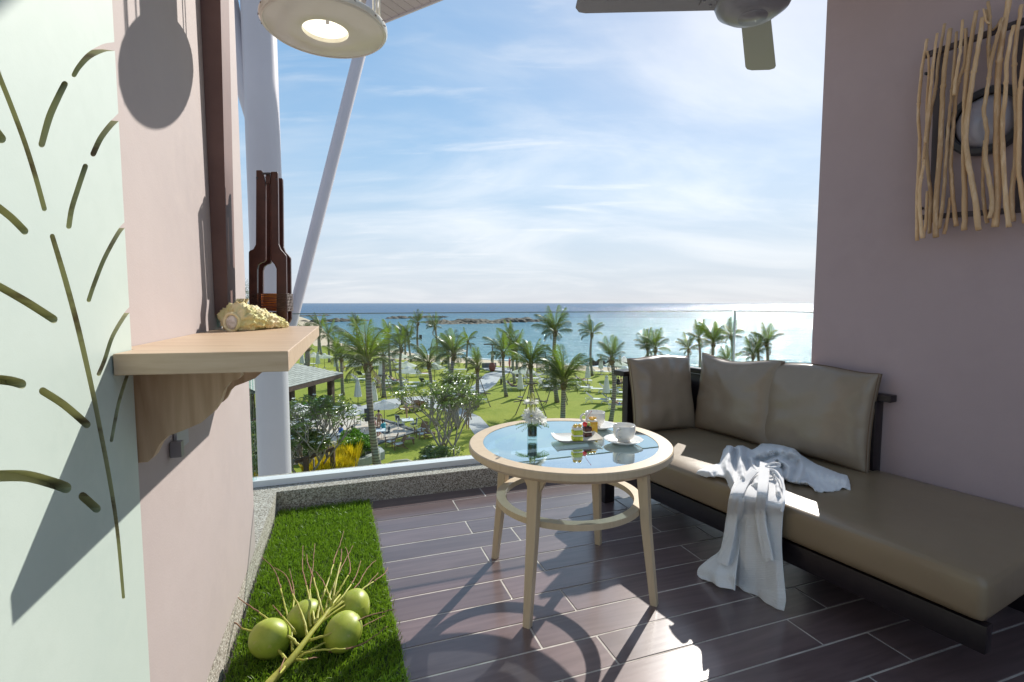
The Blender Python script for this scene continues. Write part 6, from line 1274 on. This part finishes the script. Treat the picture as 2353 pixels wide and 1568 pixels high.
mb = MB(); mb.prism([lpt(574, 1132, .002), lpt(705, 1132, .002), lpt(705, 1190, .002), lpt(574, 1190, .002)], bk * .10); bch(mb, 'base_block', 'lantern', ln)

# ------------------------------------------------------------------ coral shell on the shelf
cl = onz(528, 762, ZS + .0); ct = onz(660, 753, ZS + .0); ctr = (cl + ct) / 2; ctr.z = ZS + .0004
sc = thing('coral_shell', 'knobbly pale yellow coral shell with a chalky mouth lying on the shelf', 'shell', ctr); ax = (ct - cl); Ls = ax.length; ax.normalize(); up_ = Vector((0, 0, 1)); sd = ax.cross(up_).normalized(); G = []
for i in range(91):
    t_ = i / 90; R_ = .043 * (1 - t_) ** .62 + .006; R_ *= min(1, (t_ + .015) * 9) ** .5; row = []
    for j in range(72):
        a = 2 * math.pi * j / 72; rid = .16 * math.sin(a * 7 + t_ * 9) * abs(fnoise(t_ * 8, a * 2)); n_ = fnoise(math.cos(a) * 3 + 5, math.sin(a) * 3, t_ * 9) * .26 + fnoise(math.cos(a) * 9, math.sin(a) * 9, t_ * 26) * .20 + fnoise(math.cos(a) * 22, math.sin(a) * 22, t_ * 60) * .08
        q = R_ * (1 + n_ + rid); z_ = q * math.sin(a) * .92 + R_ * .86; p = ax * (t_ * Ls) - ax * (Ls / 2) + sd * q * math.cos(a) * 1.15 + up_ * max(z_, .0008); row.append(p)
    G.append(row)
mb = MB(); mb.grid(G, True); mb.build('body', 'coral', sc, True)
G = []     # raised lip at the left end
for i in range(31):
    t_ = i / 30; row = []
    for j in range(25):
        s_ = j / 24 * 2 - 1; w_ = .026 * (1 - .5 * t_); p = -ax * (Ls / 2 - .028 + .01 * math.sin(t_ * 3)) + up_ * (.012 + .082 * t_) + sd * (s_ * w_) + ax * (.012 * (1 - s_ * s_) + .012 * t_ * t_ + .02 * t_) + (ax * fnoise(t_ * 7, s_ * 5) + sd * fnoise(t_ * 5, s_ * 6, 3)) * .010
        row.append(p)
    G.append(row)
mb = MB(); mb.grid(G); mb.grid([[p - ax * .014 for p in r][::-1] for r in G]); o = mb.build('lip', 'coral', sc, True)
mouth = -ax * (Ls / 2 - .042) - Vector((0, .036, 0)) + up_ * .026
mb = MB(); mb.ball((mouth.x, mouth.y - .004, mouth.z), .020, (.95, .75, 1.15), 24, 16); mb.v = [tuple(Vector(p) + (Vector(p) - mouth).normalized() * .003 * fnoise(*(Vector(p) * 120))) for p in mb.v]; mb.build('mouth', 'chalk', sc, True)
mb = MB(); mb.tube([mouth + Vector((math.cos(a) * .021, -.012 + .002 * math.sin(3 * a), math.sin(a) * .025)) for a in [2 * math.pi * k / 24 for k in range(24)]], .0042, 8, close=True); mb.build('mouth_rim', 'coral', sc, True)

# ------------------------------------------------------------------ coconuts and their bare stalk
def q6(x, y): return (459.6 + .3041 * x, 1091.6 + .3041 * y)
for i, (x, y, r_, rot, lab) in enumerate(((535, 1222, .0595, .3, 'green coconut nearest the kerb, left of the bare stalk'), (795, 1072, .0575, 1.3, 'green coconut at the middle back, behind the stalk'), (1160, 990, .0585, 2.2, 'green coconut farthest right and back on the turf'), (1085, 1182, .0585, 4.0, 'green coconut right of the stalk, in front of the farthest one'))):
    c = onz(*q6(x, y), .014 + r_); c.z = .012 + r_ * .97; co = thing('coconut', lab, 'coconut', c, rot, 'green coconuts on the artificial turf'); G = []
    for a_ in range(33):
        th = math.pi * a_ / 32; row = []
        for j in range(48):
            ph = 2 * math.pi * j / 48; rr = r_ * (1 + .045 * math.cos(3 * ph) * math.sin(th) ** 1.5) * (1 + .03 * fnoise(math.cos(ph) * 1.3 + i, math.sin(ph) * 1.3, th)); row.append(Vector((rr * 1.07 * math.cos(th) * (1 + .03 * (th > 1.57)), rr * math.sin(th) * math.cos(ph), rr * math.sin(th) * math.sin(ph))))
        G.append(row)
    mb = MB(); mb.grid(G, True); o = mb.build('husk', 'coconut', co, True); o.rotation_euler = (0, (.5, -.3, .35, .6)[i], 0)
    mb = MB(); mb.ball((r_ * 1.07, 0, 0), .010, (.35, 1, 1), 10, 6); o2 = mb.build('stem_scar', 'twigend', co, True); o2.rotation_euler = o.rotation_euler
ks = thing('coconut_stalk', 'bare branching yellow green coconut stalk lying over the coconuts', 'stalk', onz(*q6(700, 1380), .02))
main = [(430, 1680, .03), (530, 1568, .035), (600, 1495, .045), (680, 1405, .06), (760, 1300, .075), (850, 1180, .09), (930, 1080, .10), (990, 990, .11), (1060, 905, .12)]
mb = MB(); P = [onz(*q6(x, y), z) for x, y, z in main]; mb.tube(P, [.0135, .0125, .0115, .0098, .0085, .0075, .0062, .005, .003], 12); mb.v = [tuple(Vector(p) + Vector((fnoise(*(Vector(p) * 45)), fnoise(*(Vector(p) * 45 + Vector((7, 0, 0)))), 0)) * .0025) for p in mb.v]; bch(mb, 'main_stem', 'stalk', ks, True)
TW = [[(650, 1395), (600, 1330), (540, 1270), (480, 1210), (430, 1185), (330, 1165), (270, 1120), (200, 1080), (190, 1000), (220, 915)], [(745, 1290), (700, 1240), (640, 1200), (560, 1130), (500, 1080), (420, 1020), (330, 960), (280, 920), (245, 865)], [(700, 1330), (688, 1200), (665, 1080), (640, 980), (610, 860), (580, 760), (540, 690), (465, 620)],
 [(810, 1230), (800, 1160), (780, 1080), (740, 980), (700, 900), (670, 800), (630, 740), (560, 700)], [(700, 1300), (690, 1160), (705, 1000), (710, 900), (700, 820), (675, 710)], [(835, 1150), (825, 1050), (825, 930), (800, 820), (775, 700), (778, 535)], [(870, 1130), (850, 1030), (835, 930), (832, 850), (850, 720), (868, 520)], [(930, 1070), (915, 1000), (890, 900), (850, 760), (815, 670), (805, 600)],
 [(1000, 990), (985, 940), (960, 870), (920, 790), (875, 730)], [(880, 1120), (900, 1000), (940, 880), (990, 740), (1020, 620), (1060, 520), (1085, 425)], [(950, 1050), (960, 970), (1000, 860), (1040, 760), (1100, 640), (1155, 535)], [(985, 1000), (1010, 940), (1060, 860), (1100, 790), (1135, 720), (1120, 610), (1100, 545)], [(960, 1040), (1050, 950), (1120, 860), (1180, 760), (1215, 650)],
 [(860, 1170), (900, 1100), (1000, 1020), (1100, 930), (1190, 830), (1270, 700), (1330, 645)], [(940, 1080), (1000, 1020), (1150, 920), (1260, 840), (1350, 780), (1400, 740), (1420, 700)], [(800, 1260), (860, 1240), (960, 1210), (1060, 1165), (1160, 1120), (1260, 1070), (1370, 1040), (1468, 1015)], [(730, 1350), (830, 1330), (920, 1280), (1000, 1245), (1120, 1200), (1240, 1140), (1395, 1060)],
 [(700, 1410), (760, 1370), (820, 1340), (950, 1320), (1100, 1315), (1230, 1275), (1330, 1210), (1412, 1145)], [(720, 1200), (700, 1160), (640, 1090), (590, 1030), (550, 985)], [(990, 1010), (1030, 800), (1065, 640), (1070, 560)], [(720, 1400), (800, 1395), (900, 1375)], [(660, 1420), (600, 1500), (640, 1380)], [(900, 1130), (1000, 1050), (1130, 960), (1240, 860), (1345, 740)]]
for i, pts in enumerate(TW):
    z0 = .045 + .07 * (1400 - pts[0][1]) / 450; z1 = z0 + (.01, .05, .03, .07)[i % 4] - (.035 if pts[-1][0] > 1300 else 0); n_ = len(pts); Q = []
    W_ = [onz(*q6(x, y), lerp(z0, z1, k / (n_ - 1)) + .02 * math.sin(math.pi * k / (n_ - 1))) for k, (x, y) in enumerate(pts)]
    for j in range(n_ - 1):
        a, b, c, d = W_[max(j - 1, 0)], W_[j], W_[j + 1], W_[min(j + 2, n_ - 1)]
        for k in range(6): t_ = k / 6; Q.append(.5 * (2 * b + (c - a) * t_ + (2 * a - 5 * b + 4 * c - d) * t_ * t_ + (3 * b - a - 3 * c + d) * t_ ** 3))
    Q.append(W_[-1]); m_ = len(Q); Q = [q + Vector((fnoise(k * .5, i), fnoise(k * .5, i + 40), fnoise(k * .5, i + 90))) * .0022 for k, q in enumerate(Q)]
    R_ = [lerp(.0052, .0013, (k / (m_ - 1)) ** .7) * (1 + .22 * fnoise(k * 1.1, i)) for k in range(m_)]; h_ = int(m_ * .58)
    mb = MB(); mb.tube(Q[:h_ + 1], R_[:h_ + 1], 7)
    for k in range(2, h_, 3): a = k * 2.1; mb.ball(Q[k] + Vector((math.cos(a), math.sin(a), .6)) * R_[k] * .9, R_[k] * .45, (1, 1, 1), 6, 4)
    tw_ = bch(mb, 'branchlet', 'stalk', ks, True)
    mb = MB(); mb.tube(Q[h_:], [r * .98 for r in R_[h_:]], 6); bch(mb, 'dry_tip', 'twigend', ks, True)

# ------------------------------------------------------------------ bathrobe over the daybed
def q7(x, y): return (1493.7 + .2931 * x, 976.7 + .2931 * y)
rb = thing('bathrobe', 'white waffle cotton bathrobe thrown over the daybed, its skirt and belt hanging to the floor', 'bathrobe', sof(.75, .05, .38))
def uvset(me, o_):
    uv = me.uv_layers.new(name='UVMap'); co = [v.co for v in me.vertices]
    return uv
OUT = [(350, 385), (375, 350), (450, 318), (540, 295), (556, 240), (572, 190), (600, 158), (635, 152), (660, 172), (690, 153), (730, 155), (780, 180), (800, 190), (835, 170), (880, 132), (960, 138), (1050, 152), (1130, 176), (1190, 232), (1300, 300), (1400, 340), (1480, 372), (1550, 390), (1570, 440), (1580, 512), (1505, 498), (1490, 515), (1380, 528), (1290, 530), (1268, 482), (1200, 474), (1130, 466), (1080, 448), (1052, 430), (1058, 560), (1040, 650), (850, 600), (640, 530), (608, 480), (592, 425), (500, 405), (440, 418)]
RG = [((635, 480), (600, 300), (628, 180), 34, .050), ((735, 420), (712, 300), (705, 185), 30, .048), ((670, 470), (662, 330), (662, 200), 14, -.022), ((830, 350), (790, 260), (845, 235), 24, .045), ((870, 330), (1000, 255), (1100, 330), 30, .040), ((1095, 330), (1080, 400), (1060, 430), 24, .034), ((860, 210), (1000, 185), (1150, 215), 55, .060),
      ((1180, 260), (1200, 330), (1150, 440), 30, .026), ((1230, 330), (1400, 400), (1540, 430), 40, .020), ((1110, 450), (1230, 445), (1300, 520), 14, .020), ((400, 370), (500, 350), (590, 400), 30, .014), ((850, 340), (850, 450), (850, 600), 70, .040), ((960, 360), (1000, 450), (1010, 620), 30, .035), ((760, 420), (700, 500), (680, 560), 26, .030), ((1040, 250), (1000, 330), (930, 330), 18, .034)]
def segd(p, a, b):
    ax_, ay_ = a; bx_, by_ = b; dx__, dy__ = bx_ - ax_, by_ - ay_; t_ = max(0, min(1, ((p[0] - ax_) * dx__ + (p[1] - ay_) * dy__) / (dx__ * dx__ + dy__ * dy__))); return math.hypot(p[0] - ax_ - t_ * dx__, p[1] - ay_ - t_ * dy__)
def rh(x, y):
    e_ = min(segd((x, y), OUT[i], OUT[(i + 1) % len(OUT)]) for i in range(len(OUT))); h_ = 0
    for a, b, c, wd, hh in RG: d_ = min(segd((x, y), a, b), segd((x, y), b, c)); h_ = max(h_, hh * math.exp(-(d_ / wd) ** 2)) if hh > 0 else h_ + hh * math.exp(-(d_ / wd) ** 2)
    h_ += .010 * abs(fnoise(x * .012, y * .02, 2)) + .006 * fnoise(x * .03, y * .03, 7)
    return (.005 + max(0, h_)) * (1 - math.exp(-(e_ + 3) / 11))
stp = 6; xs = list(range(343, 1590, stp)); ys = list(range(128, 660, stp)); idx = {}; V_ = []; F__ = []; UV = []
for j, y in enumerate(ys):
    for i, x in enumerate(xs):
        if inpoly((x, y), OUT): z_ = .3875 + rh(x, y); p = onz(*q7(x, y), z_); f_ = sof(0, 0, 0)
        else: continue
        s_ = (p - f_).dot(-RWN)
        if s_ < .004: p = onpl(*q7(x, y), sof(0, -.012, 0), RWN)
        idx[(i, j)] = len(V_); V_.append(p - rb.location); UV.append(((p - f_).dot(RWD), s_ * 1.1))
for j in range(len(ys) - 1):
    for i in range(len(xs) - 1):
        k_ = [(i, j), (i + 1, j), (i + 1, j + 1), (i, j + 1)]; k_ = [q for q in k_ if q in idx]
        if len(k_) >= 3: F__.append(tuple(idx[q] for q in k_))
me = bpy.data.meshes.new('robe_top'); me.from_pydata([tuple(v) for v in V_], [], F__); me.update(); uvl = me.uv_layers.new(name='UVMap')
for l_ in me.loops: uvl.data[l_.index].uv = UV[l_.vertex_index]
o = link('upper_folds', me, 'waffle', rb, True); sm_ = o.modifiers.new('sm', 'SMOOTH'); sm_.iterations = 5; sm_.factor = .6; so_ = o.modifiers.new('s', 'SOLIDIFY'); so_.thickness = .007; so_.offset = 1
def cat(P, t_):
    n_ = len(P) - 1; f_ = t_ * n_; i = min(int(f_), n_ - 1); u_ = f_ - i; a, b, c, d = P[max(i - 1, 0)], P[i], P[i + 1], P[min(i + 2, n_)]
    return .5 * (2 * b + (c - a) * u_ + (2 * a - 5 * b + 4 * c - d) * u_ * u_ + (3 * b - a - 3 * c + d) * u_ ** 3)
def hang(name, rows, folds, amp, nu=60, nv=90, th=.0035, uvs=(1, 1), seed=0, m_='waffle', phase=0):
    Lp, Rp = [], []
    for (lx, ly), (rx, ry), dpt in rows:
        for (x, y), A_ in (((lx, ly), Lp), ((rx, ry), Rp)):
            if dpt > 1: p = onz(*q7(x, y), dpt - 1)
            else: p = onpl(*q7(x, y), sof(0, dpt, 0), RWN)
            if p.z < .006: p.z = .006
            A_.append(p)
    me = bpy.data.meshes.new(name); V_, F_, UV = [], [], []; vl = 0; prev = None
    for j in range(nv + 1):
        t_ = j / nv; a, b = cat(Lp, t_), cat(Rp, t_); wd_ = (b - a).length
        if prev is not None: vl += ((a + b) / 2 - prev).length
        prev = (a + b) / 2
        for i in range(nu + 1):
            s_ = i / nu; p = lerp(a, b, s_); am = amp * (.35 + .65 * t_) * min(1, s_ * 7) * min(1, (1 - s_) * 7 + .3)
            ph = folds * s_ + .35 * fnoise(s_ * 3 + seed, t_ * 2.2) + phase; d_ = math.sin(ph * 2 * math.pi) * am + am * .5 * fnoise(s_ * 7 + seed, t_ * 3, 4)
            p = p + RWN * (d_ + am * .6)
            if p.z < .005: p.z = .005
            V_.append(tuple(p - rb.location)); UV.append((s_ * .30 * uvs[0], -vl * uvs[1]))
    for j in range(nv):
        for i in range(nu): q = j * (nu + 1) + i; F_.append((q, q + 1, q + nu + 2, q + nu + 1))
    me.from_pydata(V_, [], F_); me.update(); uvl = me.uv_layers.new(name='UVMap')
    for l_ in me.loops: uvl.data[l_.index].uv = UV[l_.vertex_index]
    o = link(name, me, m_, rb, True); so_ = o.modifiers.new('s', 'SOLIDIFY'); so_.thickness = th; so_.offset = 0; return o
hang('skirt_back', [((720, 430), (1045, 470), 1.405), ((690, 520), (1052, 600), 1.400), ((640, 600), (1045, 690), -.014), ((600, 720), (1030, 780), -.022), ((580, 860), (1028, 900), -.026), ((560, 980), (1035, 1020), -.03), ((600, 1100), (1045, 1140), -.03), ((640, 1230), (1055, 1270), -.03)], 2, .005, seed=3)
hang('skirt_front', [((790, 330), (1030, 345), 1.425), ((725, 420), (1050, 450), 1.415), ((700, 560), (1057, 620), 1.400), ((690, 690), (1040, 730), -.030), ((682, 900), (1032, 920), -.042), ((672, 1080), (1042, 1100), -.05), ((664, 1240), (1056, 1260), -.055), ((662, 1300), (1064, 1370), -.06), ((690, 1372), (1050, 1458), -.06)], 1.6, .007, nv=120, seed=9)
hang('skirt_flare', [((800, 340), (870, 340), 1.425), ((680, 430), (800, 440), 1.41), ((622, 560), (745, 580), 1.398), ((600, 720), (720, 740), -.032), ((578, 870), (705, 890), -.045), ((548, 985), (695, 1010), -.060), ((465, 1050), (685, 1110), -.095), ((385, 1120), (675, 1190), -.13), ((372, 1190), (668, 1250), -.14), ((395, 1275), (664, 1300), -.15)], 1.5, .009, nv=120, seed=14, phase=.4)
hang('belt', [((862, 285), (935, 300), 1.450), ((850, 400), (936, 402), 1.455), ((838, 540), (918, 545), 1.445), ((822, 690), (905, 690), -.062), ((838, 820), (922, 820), -.072), ((862, 950), (948, 945), -.078), ((890, 1070), (972, 1060), -.082)], .4, .003, nu=14, nv=60, uvs=(.25, 1))
hang('belt_end', [((810, 345), (850, 370), 1.445), ((705, 440), (785, 442), 1.425), ((640, 560), (728, 562), 1.405), ((612, 700), (692, 702), -.06), ((590, 830), (672, 836), -.072), ((560, 960), (645, 975), -.085), ((528, 1070), (612, 1105), -.11)], .4, .003, nu=14, nv=60, uvs=(.25, 1))
def loop(pts, r_, name='bow_loop'):
    W_ = [onz(*q7(x, y), z) if z > 0 else onpl(*q7(x, y), sof(0, z, 0), RWN) for x, y, z in pts]; Q = [cat(W_, k / 40) for k in range(41)]; mb = MB(); mb.tube(Q, r_, 8); o = bch(mb, name, 'waffle', rb, True); return o
loop([(905, 325, .455), (960, 300, .47), (1010, 305, .462), (1012, 325, .45), (950, 335, .45), (910, 335, .448)], .0045); loop([(930, 350, .45), (985, 365, .45), (1030, 430, .44), (1052, 520, .42), (1048, 610, .405), (1030, 680, -.05)], .0055)
# small brown embroidered motif on the robe's back
mb = MB()
for a in range(5):
    c_ = [(940, 212), (952, 224), (966, 214), (958, 206), (972, 226)][a]; p = onz(*q7(*c_), .3875 + rh(*c_) + .012); mb.tube([p + Vector((-.003, 0, 0)), p + Vector((.0035, .002, .0005))], .0008, 5)
bch(mb, 'embroidery', 'seam', rb)
